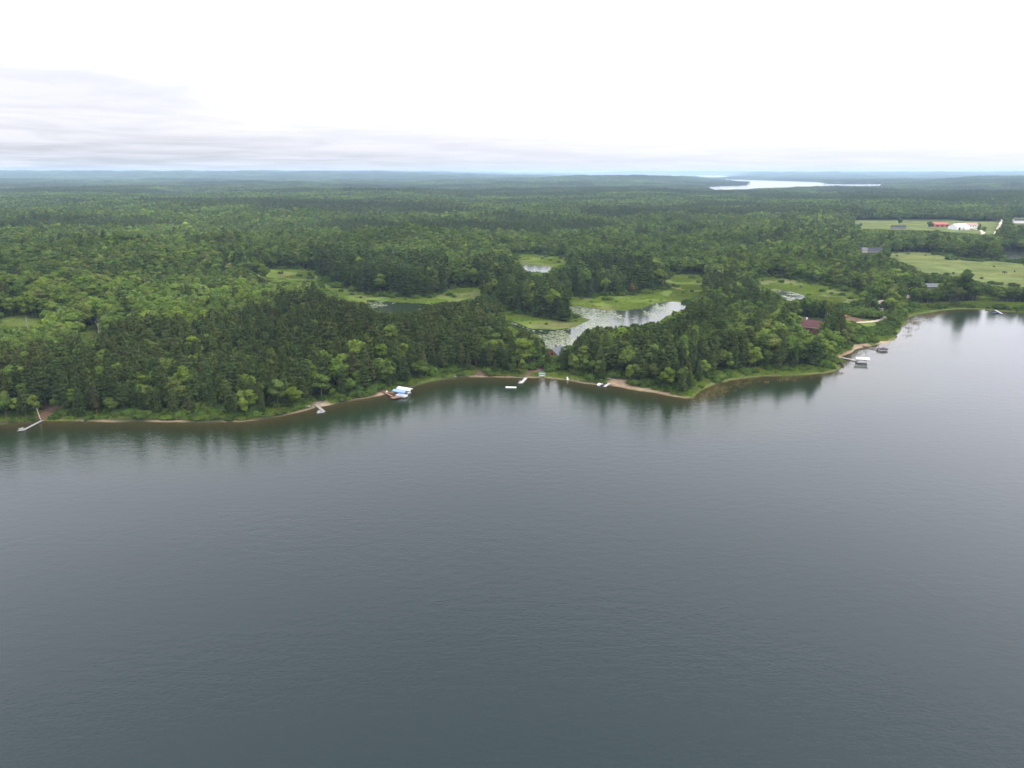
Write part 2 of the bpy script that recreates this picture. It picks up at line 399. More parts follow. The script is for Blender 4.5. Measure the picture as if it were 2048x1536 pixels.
M['redbark'] = simple('reddish_pine_bark', (0.17, 0.11, 0.075), 0.9, 0.35, 3, bump=0.5)
M['whitebark'] = simple('white_birch_bark', (0.55, 0.53, 0.48), 0.8, 0.3, 4)
M['deadwood'] = simple('weathered_deadwood', (0.34, 0.31, 0.27), 0.9, 0.25, 3)
M['greywood'] = simple('weathered_grey_planks', (0.27, 0.26, 0.235), 0.8, 0.22, 2, stretch=(1, 6, 1))
M['brownwood'] = simple('stained_brown_planks', (0.23, 0.135, 0.09), 0.75, 0.25, 2, stretch=(1, 6, 1))
M['darkwood'] = simple('dark_brown_planks', (0.16, 0.095, 0.07), 0.75, 0.25, 2)
M['post'] = simple('dock_post_metal', (0.30, 0.30, 0.29), 0.5, 0.2, 3, metal=0.4)
M['white'] = simple('white_painted_metal', (0.80, 0.80, 0.78), 0.45, 0.06, 1)
M['whitedeck'] = simple('off_white_deck_boards', (0.46, 0.45, 0.43), 0.6, 0.12, 1.4)
M['whitefabric'] = simple('white_canopy_fabric', (0.82, 0.82, 0.80), 0.7, 0.06, 0.6)
M['bluefabric'] = simple('faded_blue_canopy_fabric', (0.24, 0.36, 0.56), 0.7, 0.15, 0.8)
M['bluecover'] = simple('pale_blue_boat_cover', (0.32, 0.42, 0.58), 0.7, 0.15, 0.8)
M['darkcover'] = simple('dark_maroon_boat_cover', (0.085, 0.055, 0.07), 0.7, 0.2, 0.8)
M['greycover'] = simple('grey_boat_cover', (0.36, 0.34, 0.36), 0.7, 0.15, 0.8)
M['alu'] = simple('brushed_aluminium', (0.62, 0.63, 0.64), 0.35, 0.1, 2, metal=0.7)
M['black'] = simple('black_plastic', (0.03, 0.03, 0.035), 0.45, 0.2, 2)
M['navy'] = simple('navy_hull_gelcoat', (0.05, 0.08, 0.18), 0.25, 0.1, 2)
M['teal'] = simple('teal_paint', (0.12, 0.34, 0.30), 0.6, 0.15, 2)
M['greyroof'] = simple('grey_asphalt_shingle', (0.13, 0.14, 0.16), 0.9, 0.2, 1.4, bump=0.4)
M['darkroof'] = simple('dark_charcoal_roofing', (0.04, 0.043, 0.052), 0.85, 0.2, 1.4, bump=0.3)
M['redroof'] = simple('maroon_metal_roof', (0.095, 0.042, 0.040), 0.6, 0.15, 1.0)
M['brightred'] = simple('faded_red_metal_roof', (0.42, 0.11, 0.09), 0.6, 0.15, 0.6)
M['whitemetal'] = simple('white_sheet_metal', (0.78, 0.78, 0.76), 0.45, 0.06, 0.5)
M['pinkroof'] = simple('salmon_shingle_roof', (0.40, 0.26, 0.22), 0.85, 0.15, 1.2)
M['log'] = simple('reddish_log_wall', (0.24, 0.09, 0.055), 0.8, 0.25, 2)
M['rust'] = simple('rust_brown_siding', (0.30, 0.11, 0.06), 0.8, 0.2, 2)
M['cream'] = simple('cream_trim', (0.62, 0.54, 0.42), 0.7, 0.1, 2)
M['greywall'] = simple('weathered_grey_boards', (0.20, 0.19, 0.19), 0.85, 0.25, 1.2)
M['beigewall'] = simple('beige_siding', (0.46, 0.40, 0.34), 0.8, 0.15, 1.2)
M['stone'] = simple('grey_shore_stone', (0.17, 0.16, 0.145), 0.9, 0.3, 2, bump=0.5)
M['gravel'] = simple('pale_gravel', (0.50, 0.42, 0.33), 0.95, 0.22, 0.8, bump=0.6)
M['hay'] = simple('cow_black', (0.03, 0.026, 0.024), 0.8, 0.3, 2)
M['reed'] = foliage('reed_blades', [(0.16, 0.14, 0.07), (0.20, 0.16, 0.09), (0.12, 0.13, 0.05)], 0.1)
M['grassblade'] = foliage('grass_blades', [(0.115, 0.195, 0.034), (0.15, 0.225, 0.042), (0.10, 0.165, 0.032), (0.18, 0.20, 0.07)], 0.3)
M['pad0'] = foliage('lily_leaves', [(0.26, 0.29, 0.15), (0.32, 0.34, 0.20), (0.22, 0.26, 0.12), (0.36, 0.37, 0.26)], 0.0, 0.25, 0.1)
def padmat():
    m, nd, lk = mat('lily_leaf'); o = nd.new('ShaderNodeOutputMaterial'); b = nd.new('ShaderNodeBsdfPrincipled'); lk.new(b.outputs[0], o.inputs[0])
    a = nd.new('ShaderNodeAttribute'); a.attribute_name = 'tree'; t = nd.new('ShaderNodeAttribute'); t.attribute_name = 'tint'
    c = mixc(nd, lk, a.outputs['Fac'], (0.085, 0.11, 0.04), (0.19, 0.21, 0.12)); sc = nd.new('ShaderNodeVectorMath'); sc.operation = 'SCALE'
    lk.new(c, sc.inputs[0]); lk.new(mrange(nd, lk, t.outputs['Fac'], 0, 1, .7, 1.3), sc.inputs['Scale']); lk.new(sc.outputs[0], b.inputs['Base Color'])
    lk.new(mrange(nd, lk, t.outputs['Fac'], .2, .8, .2, .5), b.inputs['Roughness']); b.inputs['IOR'].default_value = 1.6; return m
M['pad'] = padmat()
def glass():
    m, nd, lk = mat('window_glass'); o = nd.new('ShaderNodeOutputMaterial'); b = nd.new('ShaderNodeBsdfPrincipled'); lk.new(b.outputs[0], o.inputs[0])
    b.inputs['Base Color'].default_value = (0.03, 0.04, 0.05, 1); b.inputs['Roughness'].default_value = 0.08; return m
M['glass'] = glass()

# ground
def ground_mat():
    m, nd, lk = mat('ground_cover'); o = nd.new('ShaderNodeOutputMaterial'); b = nd.new('ShaderNodeBsdfDiffuse'); lk.new(b.outputs[0], o.inputs[0])
    a = nd.new('ShaderNodeAttribute'); a.attribute_name = 'cover'
    g = nd.new('ShaderNodeNewGeometry'); s = nd.new('ShaderNodeSeparateXYZ'); lk.new(g.outputs['Position'], s.inputs[0])
    n1 = noise(nd, lk, 0.35, 6, g.outputs['Position'], 0.65); n2 = noise(nd, lk, 0.03, 4, g.outputs['Position'], 0.6)
    n3 = noise(nd, lk, 0.012, 4, g.outputs['Position'], 0.6, (0.5, 2.2, 1))
    v = mth(nd, lk, 'MULTIPLY', mrange(nd, lk, n1, 0.25, 0.75, 0.72, 1.28), mrange(nd, lk, n2, 0.3, 0.7, 0.68, 1.3))
    sc = nd.new('ShaderNodeVectorMath'); sc.operation = 'SCALE'; lk.new(a.outputs['Color'], sc.inputs[0]); lk.new(v, sc.inputs['Scale'])
    dry = mixc(nd, lk, mrange(nd, lk, n3, 0.42, 0.66, 0.0, 0.9), sc.outputs[0], (1.18, 1.0, 0.95), 'MULTIPLY')
    # damp sand along the water line
    zz = mth(nd, lk, 'ADD', s.outputs['Z'], mrange(nd, lk, noise(nd, lk, 0.12, 4, g.outputs['Position']), 0.3, 0.7, -0.10, 0.14))
    f = mrange(nd, lk, zz, 0.27, 0.17)
    sand = mixc(nd, lk, n1, (0.13, 0.095, 0.058), (0.27, 0.21, 0.14))
    # the lake bed: sand, then weed
    isL = nd.new('ShaderNodeAttribute'); isL.attribute_name = 'lakeside'
    bedc = mixc(nd, lk, mrange(nd, lk, s.outputs['Z'], -0.5, -1.6), (0.085, 0.070, 0.030), (0.050, 0.060, 0.022))
    shore = mixc(nd, lk, mth(nd, lk, 'MULTIPLY', f, isL.outputs['Fac']), dry, sand)
    shore = mixc(nd, lk, mrange(nd, lk, s.outputs['Z'], 0.04, -0.06), shore, bedc)
    lk.new(shore, b.inputs[0])
    bp = nd.new('ShaderNodeBump'); bp.inputs['Strength'].default_value = 0.8; bp.inputs['Distance'].default_value = 0.5
    lk.new(n1, bp.inputs['Height']); lk.new(bp.outputs[0], b.inputs['Normal'])
    return m
def water_mat(name, deep, k, s1, s2, rough, calm=False):
    m, nd, lk = mat(name); o = nd.new('ShaderNodeOutputMaterial')
    g = nd.new('ShaderNodeNewGeometry'); P = g.outputs['Position']
    dp = nd.new('ShaderNodeAttribute'); dp.attribute_name = 'depth'
    # wind ripples: short chop over longer low waves, in patches
    a = noise(nd, lk, 1.05, 3, P, 0.55, (0.75, 1.3, 1)); b_ = noise(nd, lk, 0.28, 2, P, 0.5, (0.7, 1.35, 1))
    patch = mrange(nd, lk, noise(nd, lk, 0.006, 3, P, 0.5, (0.7, 1.6, 1)), 0.35, 0.65, 0.35, 1.6)
    hgt = mth(nd, lk, 'ADD', mth(nd, lk, 'MULTIPLY', a, s1), mth(nd, lk, 'MULTIPLY', b_, s2))
    hgt = mth(nd, lk, 'MULTIPLY', hgt, patch)
    if not calm:  # the right-hand bay lies sheltered
        sx_ = nd.new('ShaderNodeSeparateXYZ'); lk.new(P, sx_.inputs[0])
        hgt = mth(nd, lk, 'MULTIPLY', hgt, mrange(nd, lk, sx_.outputs['X'], -60, 320, 1.0, 0.5))
    bp = nd.new('ShaderNodeBump'); bp.inputs['Strength'].default_value = 1.0; bp.inputs['Distance'].default_value = 1.0
    lk.new(hgt, bp.inputs['Height'])
    fr = nd.new('ShaderNodeFresnel'); fr.inputs['IOR'].default_value = 1.333; lk.new(bp.outputs[0], fr.inputs['Normal'])
    gl = nd.new('ShaderNodeBsdfGlossy'); gl.inputs['Roughness'].default_value = rough; lk.new(bp.outputs[0], gl.inputs['Normal']); gl.inputs['Color'].default_value = (0.95, 0.945, 0.955, 1)
    df = nd.new('ShaderNodeBsdfDiffuse'); 
    lk.new(mixc(nd, lk, mrange(nd, lk, dp.outputs['Fac'], 1.0, 9.0), (0.020, 0.034, 0.014), mixc(nd, lk, mrange(nd, lk, noise(nd, lk, 0.004, 3, P), 0.3, 0.7), deep, tuple(c*1.18 for c in deep))), df.inputs[0])
    tp = nd.new('ShaderNodeBsdfTransparent'); lk.new(mixc(nd, lk, mth(nd, lk, 'MULTIPLY', dp.outputs['Fac'], 0.35, True), (0.95, 0.92, 0.82), (0.55, 0.62, 0.45)), tp.inputs[0])
    turb = mth(nd, lk, 'SUBTRACT', 1.0, mth(nd, lk, 'POWER', 2.718, mth(nd, lk, 'MULTIPLY', dp.outputs['Fac'], -k)), True)
    body = nd.new('ShaderNodeMixShader'); lk.new(turb, body.inputs[0]); lk.new(tp.outputs[0], body.inputs[1]); lk.new(df.outputs[0], body.inputs[2])
    mx = nd.new('ShaderNodeMixShader'); lk.new(fr.outputs[0], mx.inputs[0]); lk.new(body.outputs[0], mx.inputs[1]); lk.new(gl.outputs[0], mx.inputs[2])
    lk.new(mx.outputs[0], o.inputs[0])
    return m
M['ground'] = ground_mat()
M['water'] = water_mat('lake_water', (0.005, 0.0155, 0.0165), 0.8, 0.068, 0.09, 0.105)
M['pond'] = water_mat('pond_water', (0.030, 0.032, 0.020), 2.5, 0.012, 0.03, 0.13, True)

# ------------------------------------------------------------------ the ground: one sheet to the horizon
def axis(lo, hi, a, b, st, g=1.13):
    mid = np.arange(a, b+st, st); up = [mid[-1]]; s = st
    while up[-1] < hi: s *= g; up.append(up[-1]+s)
    dn = [mid[0]]; s = st
    while dn[-1] > lo: s *= g; dn.append(dn[-1]-s)
    return np.array(dn[::-1][:-1]+list(mid)+up[1:])
gx = axis(-34000, 34000, -420, 620, 3.2, 1.07); gy0 = axis(-4500, 900, 286, 620, 2.6, 1.05)
ys = list(gy0[gy0 <= 620]); s = 2.7
while ys[-1] < 44000: ys.append(ys[-1]+s); s *= 1.018
gy = np.array(ys)
GX, GY = np.meshgrid(gx, gy)
fx, fy = GX.ravel(), GY.ravel()
fz = height(fx, fy)
def grid_faces(nx, ny):
    i = np.arange(nx-1); j = np.arange(ny-1); I, J = np.meshgrid(i, j); a = (J*nx+I).ravel()
    return np.stack([a, a+1, a+nx+1, a+nx], 1)
near = (np.hypot(fx, fy) < 3500)
col = np.tile(np.array([0.036, 0.046, 0.022]), (len(fx), 1))
def paint(P, c, soft, warp=3):
    m = np.zeros(len(fx)); m[near] = cover(P, fx[near], fy[near], soft, warp)
    global col; col = col*(1-m[:, None])+np.array(c)*m[:, None]
paint(MARSH, (0.098, 0.146, 0.030), 7, 7)
_m = np.zeros(len(fx)); _m[near] = cover(MARSH, fx[near], fy[near], 4, 6)
_k = _m*np.clip((fbm(fx, fy*1.5, 34, 701, 4)-.50)*7, 0, 1)*.75; col = col*(1-_k[:, None])+np.array([0.110, 0.112, 0.048])*_k[:, None]
_k = _m*np.clip((fbm(fx, fy*1.3, 22, 731, 4)-.55)*8, 0, 1)*.7; col = col*(1-_k[:, None])+np.array([0.050, 0.082, 0.024])*_k[:, None]
paint(MARSH[4:], (0.110, 0.135, 0.050), 8, 5)
paint(FIELD[:2], (0.115, 0.145, 0.050), 8, 5)
paint(FIELD[2:], (0.110, 0.150, 0.036), 6, 4)
paint(FIELD[7:], (0.15, 0.17, 0.07), 6, 4)
paint(SHOREGRASS, (0.085, 0.120, 0.030), 4, 3)
paint(DIRT, (0.145, 0.100, 0.068), 3, 1.5)
paint(SAND, (0.30, 0.245, 0.165), 3, 2)
lakeside = np.zeros(len(fx)); lakeside[near] = ss(-45, -12, sdf(LAKE, fx[near], fy[near]))
_px, _py, _ = proj(fx, fy, 0*fx)
lakeside *= np.clip((fbm(fx, fy, 16, 301, 3)-.36)*5, 0.05, 1)*np.where((_px > 1375) & (_py > 600), .25, 1)
me = npmesh('ground', np.stack([fx, fy, fz], 1), grid_faces(len(gx), len(gy)), [M['ground']], vcol=col, vattr={'lakeside': lakeside}, smooth=True)
link('ground', me, kind='structure')

def sheet(name, xs, ys_, z, material, depth_of):
    X, Y = np.meshgrid(xs, ys_); X, Y = X.ravel(), Y.ravel()
    me = npmesh(name, np.stack([X, Y, np.full(len(X), z)], 1), grid_faces(len(xs), len(ys_)), [material], vattr={'depth': depth_of(X, Y)})
    return link(name, me, kind='structure')
lx = axis(-3600, 4000, -420, 640, 3.6, 1.1); ly = axis(-4000, 640, 290, 620, 3.6, 1.1); ly = ly[ly < 640]
def lake_depth(X, Y):
    s_ = sdf(LAKE, X, Y); s_ = np.clip(s_, 0, None)
    return 0.06*np.minimum(s_, 14)+0.14*np.maximum(s_-14, 0)
sheet('lake_water', lx, ly, 0.0, M['water'], lake_depth)
for i, Pn in enumerate(PONDS):
    a, b = Pn.min(0)-6, Pn.max(0)+6
    sheet('pond_water', np.linspace(a[0], b[0], 12), np.linspace(a[1], b[1], 12), 0.06, M['pond'], lambda X, Y: np.full(len(X), 1.2))
for Pn in (FARLAKE, FARLAKE2):
    a, b = Pn.min(0)-100, Pn.max(0)+100
    sheet('far_lake_water', np.linspace(a[0], b[0], 8), np.linspace(a[1], b[1], 8), 0.0, M['pond'], lambda X, Y: np.full(len(X), 3.0))

# ------------------------------------------------------------------ air
def haze():
    m = bpy.data.materials.new('hazy_air'); m.use_nodes = True; nd = m.node_tree.nodes; nd.clear()
    o = nd.new('ShaderNodeOutputMaterial'); v = nd.new('ShaderNodeVolumePrincipled'); m.node_tree.links.new(v.outputs[0], o.inputs['Volume'])
    v.inputs['Density'].default_value = HAZE; v.inputs['Color'].default_value = (0.57, 0.78, 1.0, 1); v.inputs['Anisotropy'].default_value = 0.0
    b = MB().box(-41000, 41000, -6500, 47000, -5, 172)
    b.build('haze', m, kind='stuff', label='thin blue haze over the distant country')
HAZE = 5.6e-5
haze()

# ------------------------------------------------------------------ foliage prototypes
def tris_at(c, nrm, size, rng, asp=1.0):
    """one leaf-clump triangle per centre"""
    n = len(c)
    nrm = nrm/(np.linalg.norm(nrm, axis=1, keepdims=True)+1e-9)
    r = rng.normal(size=(n, 3)); u = np.cross(nrm, r); u /= np.linalg.norm(u, axis=1, keepdims=True)+1e-9
    w = np.cross(nrm, u); s_ = (size*rng.uniform(0.7, 1.3, n))[:, None]
    a = c+u*s_*0.75; b = c-u*s_*0.45+w*s_*0.62*asp; d = c-u*s_*0.45-w*s_*0.62*asp
    V = np.stack([a, b, d], 1).reshape(-1, 3)
    return V, np.arange(3*n).reshape(-1, 3)
def trunk_arr(h, r, limbs, rng, lean=(0, 0), n=7):
    V = []; F = []
    def tube(pts, rads, n=n):
        b = sum(len(v) for v in V); ring = []
        for p, q in zip(pts, rads):
            t = np.arange(n)*2*np.pi/n
            ring.append(np.stack([p[0]+q*np.cos(t), p[1]+q*np.sin(t), np.full(n, p[2])], 1))
        V.append(np.concatenate(ring))
        for j in range(len(pts)-1):
            for i in range(n):
                a = b+j*n+i; c = b+j*n+(i+1) % n
                F.append((a, c, c+n)); F.append((a, c+n, a+n))
    k = 6; ts = np.linspace(0, 1, k)
    tube([(lean[0]*t*t*h+0.15*math.sin(5*t+h), lean[1]*t*t*h, h*t-0.4*(t == 0)) for t in ts], [r*(1-0.85*t) for t in ts])
    for z0, ang, ln, up in limbs:
        b0 = (lean[0]*(z0/h)**2*h, lean[1]*(z0/h)**2*h, z0)
        e = (b0[0]+math.cos(ang)*ln, b0[1]+math.sin(ang)*ln, z0+up)
        tube([b0, e], [r*0.32, r*0.1], 4)
    return np.concatenate(V), np.array(F)
def broadleaf(h, r, q, rng, low=0.28, lobes=13):
    lim = [(h*rng.uniform(.3, .65), a, r*.55, h*.16) for a in rng.uniform(0, 6.28, 7)]
    T = trunk_arr(h*.8, .012*h+.04, lim, rng, tuple(rng.uniform(-.06, .06, 2)))
    n = int(3400*q); size = 0.62/math.sqrt(q)*(r/4.2)**.5
    cs, rs = [], []
    zc_ = h*(low+1)/2; hz = h*(1-low)/2
    for i in range(lobes):
        d = rng.normal(size=3); d /= np.linalg.norm(d); k = rng.uniform(.35, .70)
        cs.append((d[0]*r*k, d[1]*r*k, zc_+d[2]*hz*k*0.95)); rs.append(r*rng.uniform(.34, .55))
    cs.append((0, 0, h-0.4*r)); rs.append(.42*r)
    cs, rs = np.array(cs), np.array(rs)
    li = rng.choice(len(cs), n, p=rs**2/np.sum(rs**2))
    d = rng.normal(size=(n, 3)); d[:, 2] = np.where(rng.random(n) < .65, np.abs(d[:, 2]), d[:, 2]); d /= np.linalg.norm(d, axis=1, keepdims=True)
    rad = rs[li]*rng.uniform(.72, 1.08, n)
    c = cs[li]+d*rad[:, None]*np.array([1, 1, .85])
    nr = d*.8+np.array([0, 0, .45])+rng.normal(size=(n, 3))*.45
    V, F = tris_at(c, nr, size, rng)
    lt = rng.random(len(cs)); tint = np.clip(.5+.35*(lt[li]-.5)*2*0.8+rng.normal(size=n)*.13, 0, 1)
    return (V, F, tint), T
def conifer(h, rmax, q, rng, kind='pine'):
    T = trunk_arr(h*.98, .010*h+.05, [(h*rng.uniform(.35, .5), a, rmax*.5, .4) for a in rng.uniform(0, 6.28, 3)], rng, tuple(rng.uniform(-.03, .03, 2)))
    n = int(3200*q)
    base, step, droop, flatn, e = {'pine': (.24, 1.05, .15, .5, .50), 'wpine': (.08, 1.5, .10, .85, .68), 'spruce': (.06, .75, -.35, .6, .95)}[kind]
    lev = np.arange(h*base, h-.3, step); lev = lev+rng.uniform(-.2, .2, len(lev))
    C0, Nn, Tt = [], [], []
    areas = []
    br = []
    for z in lev:
        t = (z-h*base)/(h*(1-base))
        prof = (1-t)**e
        if kind == 'pine': prof *= min(1, .55+2.2*t)
        elif kind == 'wpine': prof *= min(1, .7+1.5*t)
        nb = {'pine': 7, 'wpine': 6, 'spruce': 8}[kind]
        a0 = rng.uniform(0, 6.28)
        for i in range(nb):
            ln = rmax*prof*rng.uniform(.62 if kind != 'spruce' else .85, 1.12)+.25
            br.append((z, a0+i*6.283/nb+rng.uniform(-.3, .3), ln, rng.random()))
    br = np.array(br); w = (br[:, 2]+.5)**1.6; w /= w.sum()
    bi = rng.choice(len(br), n, p=w); B = br[bi]
    s_ = rng.uniform(.22, 1, n)**.7
    wid = (.20+.42*s_*(1-s_)*2)*B[:, 2]*.85
    off = rng.normal(size=n)*wid*.6
    x = np.cos(B[:, 1])*B[:, 2]*s_-np.sin(B[:, 1])*off; y = np.sin(B[:, 1])*B[:, 2]*s_+np.cos(B[:, 1])*off
    z = B[:, 0]+rng.normal(size=n)*.12+droop*B[:, 2]*s_+(.35 if kind != 'spruce' else -.25)*s_*s_*1.0+rng.normal(size=n)*(.22 if kind == 'pine' else .13)
    c = np.stack([x, y, z], 1)
    out = np.stack([np.cos(B[:, 1]), np.sin(B[:, 1]), np.zeros(n)], 1)
    nr = out*(1-flatn)*.9+np.array([0, 0, flatn])+rng.normal(size=(n, 3))*.35
    V, F = tris_at(c, nr, {'pine': .62, 'wpine': .66, 'spruce': .55}[kind]/math.sqrt(q)*(h/20)**.5, rng)
    tint = np.clip(.5+.5*(B[:, 3]-.5)+.25*(s_-.6)+rng.normal(size=n)*.12, 0, 1)
    return (V, F, tint), T
def bush(h, r, q, rng):
    n = int(700*q); d = rng.normal(size=(n, 3)); d[:, 2] = np.abs(d[:, 2]); d /= np.linalg.norm(d, axis=1, keepdims=True)
    k = 5; cs = np.stack([rng.uniform(-.5, .5, k)*r, rng.uniform(-.5, .5, k)*r, rng.uniform(.1, .45, k)*h], 1); rs = rng.uniform(.45, .65, k)
    li = rng.integers(0, k, n)
    c = cs[li]+d*rs[li][:, None]*np.array([r, r, h*.8])*rng.uniform(.8, 1.05, n)[:, None]
    V, F = tris_at(c, d+np.array([0, 0, .4])+rng.normal(size=(n, 3))*.4, .42/math.sqrt(q), rng)
    lt = rng.random(k)
    T = trunk_arr(h*.6, .06, [(h*.15, a, r*.4, h*.4) for a in rng.uniform(0, 6.28, 4)], rng, n=4)
    return (V, F, np.clip(lt[li]*.6+.2+rng.normal(size=n)*.1, 0, 1)), T
def deadtree(h, rng):
    lim = [(h*t, rng.uniform(0, 6.28), h*.22*(1.15-t)+.5, h*.16) for t in np.linspace(.35, .92, 12)]
    return trunk_arr(h, .22, lim, rng, tuple(rng.uniform(-.08, .08, 2)))

def proto(kind, cr, tr, leafmat, barkmat):
    (V, F, tint) = cr; TV, TF = tr
    crown = npmesh(kind+'_crown', V, F, [leafmat], fattr={'tint': tint})
    trunk = npmesh(kind+'_trunk', TV, TF, [barkmat], smooth=True)
    both = npmesh(kind+'_whole', np.concatenate([V, TV]), np.concatenate([F, TF+len(V)]), [leafmat, barkmat],
                  mi=np.r_[np.zeros(len(F)), np.ones(len(TF))], fattr={'tint': np.r_[tint, np.full(len(TF), .5)]})
    return crown, trunk, both
rg = np.random.default_rng(5)
# nominal heights; instances are scaled
PROTO = {'pine': [], 'wpine': [], 'spruce': [], 'leaf': [], 'bush': []}
MID = {k: [] for k in PROTO}
for i in range(6):
    st_ = rg.integers(1e6)
    for q, D_ in ((1, PROTO), (.24, MID)):
        r_ = np.random.default_rng(st_)
        hh = [20, 22, 19, 21, 18, 23][i]
        D_['pine'].append(proto('red_pine', *conifer(hh, [3.9, 3.5, 4.2, 3.3, 4.6, 3.7][i], q, r_, 'pine'), M['pine'], M['redbark']))
        D_['wpine'].append(proto('white_pine', *conifer([22, 20, 24, 18, 21, 25][i], [4.4, 4.0, 4.7, 4.0, 5.0, 3.8][i], q, r_, 'wpine'), M['wpine'], M['bark']))
        D_['spruce'].append(proto('spruce', *conifer([16, 14, 18, 12, 15, 19][i], [2.9, 2.5, 2.8, 2.7, 3.3, 2.3][i], q, r_, 'spruce'), M['spruce'], M['bark']))
        D_['leaf'].append(proto('broadleaf', *broadleaf([16, 18, 14, 17, 15, 19][i], [4.4, 4.0, 4.6, 5.2, 3.4, 4.8][i], q, r_, [.25, .3, .2, .28, .15, .35][i], [13, 11, 14, 16, 9, 12][i]), M['leaf'], M['bark']))
        D_['bush'].append(proto('bush', *bush([3.0, 2.4, 3.6, 2.0, 4.2, 2.6][i], [2.0, 2.2, 2.2, 1.6, 2.0, 2.8][i], q, r_), M['bush'], M['bark']))
NOMH = {'pine': [20, 22, 19, 21, 18, 23], 'wpine': [22, 20, 24, 18, 21, 25], 'spruce': [16, 14, 18, 12, 15, 19], 'leaf': [16, 18, 14, 17, 15, 19], 'bush': [3, 2.4, 3.6, 2, 4.2, 2.6]}
NOMR = {'pine': 3.2, 'wpine': 3.8, 'spruce': 2.7, 'leaf': 4.5, 'bush': 2}

# ------------------------------------------------------------------ where the trees stand
CLEAR = poly((1590, 640), (1650, 642), (1668, 660), (1662, 680), (1625, 680), (1588, 662))   # the yard of the big house
def jgrid(x0, x1, y0, y1, sp, rng):
    xs = np.arange(x0, x1, sp); ys_ = np.arange(y0, y1, sp*.88)
    X, Y = np.meshgrid(xs, ys_); X = X+(np.arange(len(ys_))[:, None] % 2)*sp*.5
    X = X+rng.uniform(-.4, .4, X.shape)*sp; Y = Y+rng.uniform(-.4, .4, Y.shape)*sp
    return X.ravel(), Y.ravel()
def inany(PL, X, Y, grow=0):
    m = np.zeros(len(X), bool)
    for p in PL: m |= sdf(p, X, Y) > -grow
    return m
KEEP = [[(1012, 628), (1125, 641), (1180, 632), (1128, 613), (1200, 622), (1300, 606), (1372, 604), (1368, 614), (1342, 622), (1330, 640), (1290, 644), (1240, 650), (1195, 652), (1163, 655), (1142, 690), (1122, 700), (1097, 684), (1062, 662), (1018, 652)],
        [(1137, 600), (1290, 592), (1345, 560), (1405, 556), (1400, 590), (1372, 606), (1200, 622), (1130, 612)],
        [(745, 603), (800, 602), (850, 606), (846, 618), (760, 624), (748, 620)],
        [(640, 573), (720, 594), (880, 596), (935, 588), (925, 600), (850, 606), (745, 600), (700, 590)],
        [(885, 576), (955, 573), (960, 590), (925, 602), (880, 600)],
        [(640, 567), (750, 592), (750, 606), (700, 602), (645, 582)],
        [(508, 562), (560, 554), (632, 551), (640, 560), (600, 560), (520, 566)],
        [(1022, 516), (1130, 518), (1132, 530), (1105, 536), (1105, 545), (1050, 542), (1046, 530)],
        [(1505, 560), (1560, 556), (1640, 575), (1722, 596), (1700, 606), (1640, 598), (1600, 590), (1540, 580)],
        [(1708, 446), (1860, 445), (1990, 448), (1985, 468), (1960, 468), (1860, 461), (1720, 457)],
        [(1770, 511), (1850, 508), (1905, 520), (2060, 535), (2060, 574), (1990, 572), (1920, 552), (1850, 546), (1830, 538)],
        [(1582, 637), (1640, 641), (1642, 668), (1628, 668), (1604, 652)],
        [(1100, 691), (1130, 693), (1120, 702), (1113, 713), (1106, 709)],
        [(1750, 603), (1766, 600), (1775, 636), (1760, 650), (1730, 653), (1733, 640), (1752, 632), (1751, 620)],
        [(1687, 622), (1700, 624), (1722, 636), (1720, 645), (1692, 640)],
        [(1815, 582), (1822, 582), (1820, 598), (1813, 598)],
        [(1850, 571), (1874, 571), (1874, 577), (1850, 577)],
        [(1720, 499), (1760, 499), (1760, 507), (1720, 507)],
        [(2022, 438), (2060, 438), (2060, 450), (2022, 448)],
        [(1993, 445), (2006, 440), (2004, 452), (1990, 474), (1984, 472)],
        [(2000, 503), (2060, 503), (2060, 516), (2004, 516)],
        [(0, 641), (60, 640), (105, 645), (60, 652), (0, 654)],
        [(165, 672), (182, 662), (206, 660), (185, 680), (172, 684)],
        [(1555, 585), (1575, 585), (1606, 594), (1600, 600), (1570, 600)],
        [(1956, 600), (1990, 603), (1990, 612), (1956, 612)],
        [(1284, 701), (1291, 701), (1291, 706), (1284, 706)],
        [(1052, 740), (1102, 734), (1104, 750), (1050, 757)],
        [(1065, 700), (1098, 700), (1104, 716), (1075, 735)] if False else [(1040, 752), (1100, 748), (1100, 756), (1040, 757)]]
def in_px(P, x, y):
    ins = np.zeros(np.shape(x), bool); n = len(P)
    for i in range(n):
        x0, y0 = P[i]; x1, y1 = P[(i+1) % n]
        if y0 == y1: continue
        c = ((y0 > y) != (y1 > y)); ins ^= c & (x < x0+(x1-x0)*(y-y0)/(y1-y0))
    return ins
def clear_views(X, Y, Z, h, r):
    """trees that would stand before something the photograph shows are lower, or absent"""
    h = h.copy()
    for it in range(14):
        bad = np.zeros(len(X), bool)
        for fz_, fr_ in ((1, 0), (.9, .45), (.9, -.45), (.75, .85), (.75, -.85), (.55, .9), (.55, -.9), (.4, .8), (.4, -.8), (.4, 0), (.65, 0), (.2, 0), (.2, .7), (.2, -.7)):
            px, py, _ = proj(X+fr_*r, Y, Z+h*fz_)
            for P in KEEP: bad |= in_px(P, px, py)
        h = np.where(bad, h*.84, h)
    return h
HOUSES_XY = []   # (px, py, radius m)
for a_ in ((1612, 668, 17), (1595, 655, 12), (1110, 722, 12), (1287, 718, 9), (1738, 509, 26), (1770, 512, 8), (1876, 457, 26), (1915, 461, 30), (1940, 458, 28), (1795, 460, 16), (2044, 452, 40), (1861, 586, 22)):
    HOUSES_XY.append((*at(a_[0], a_[1]), a_[2]))
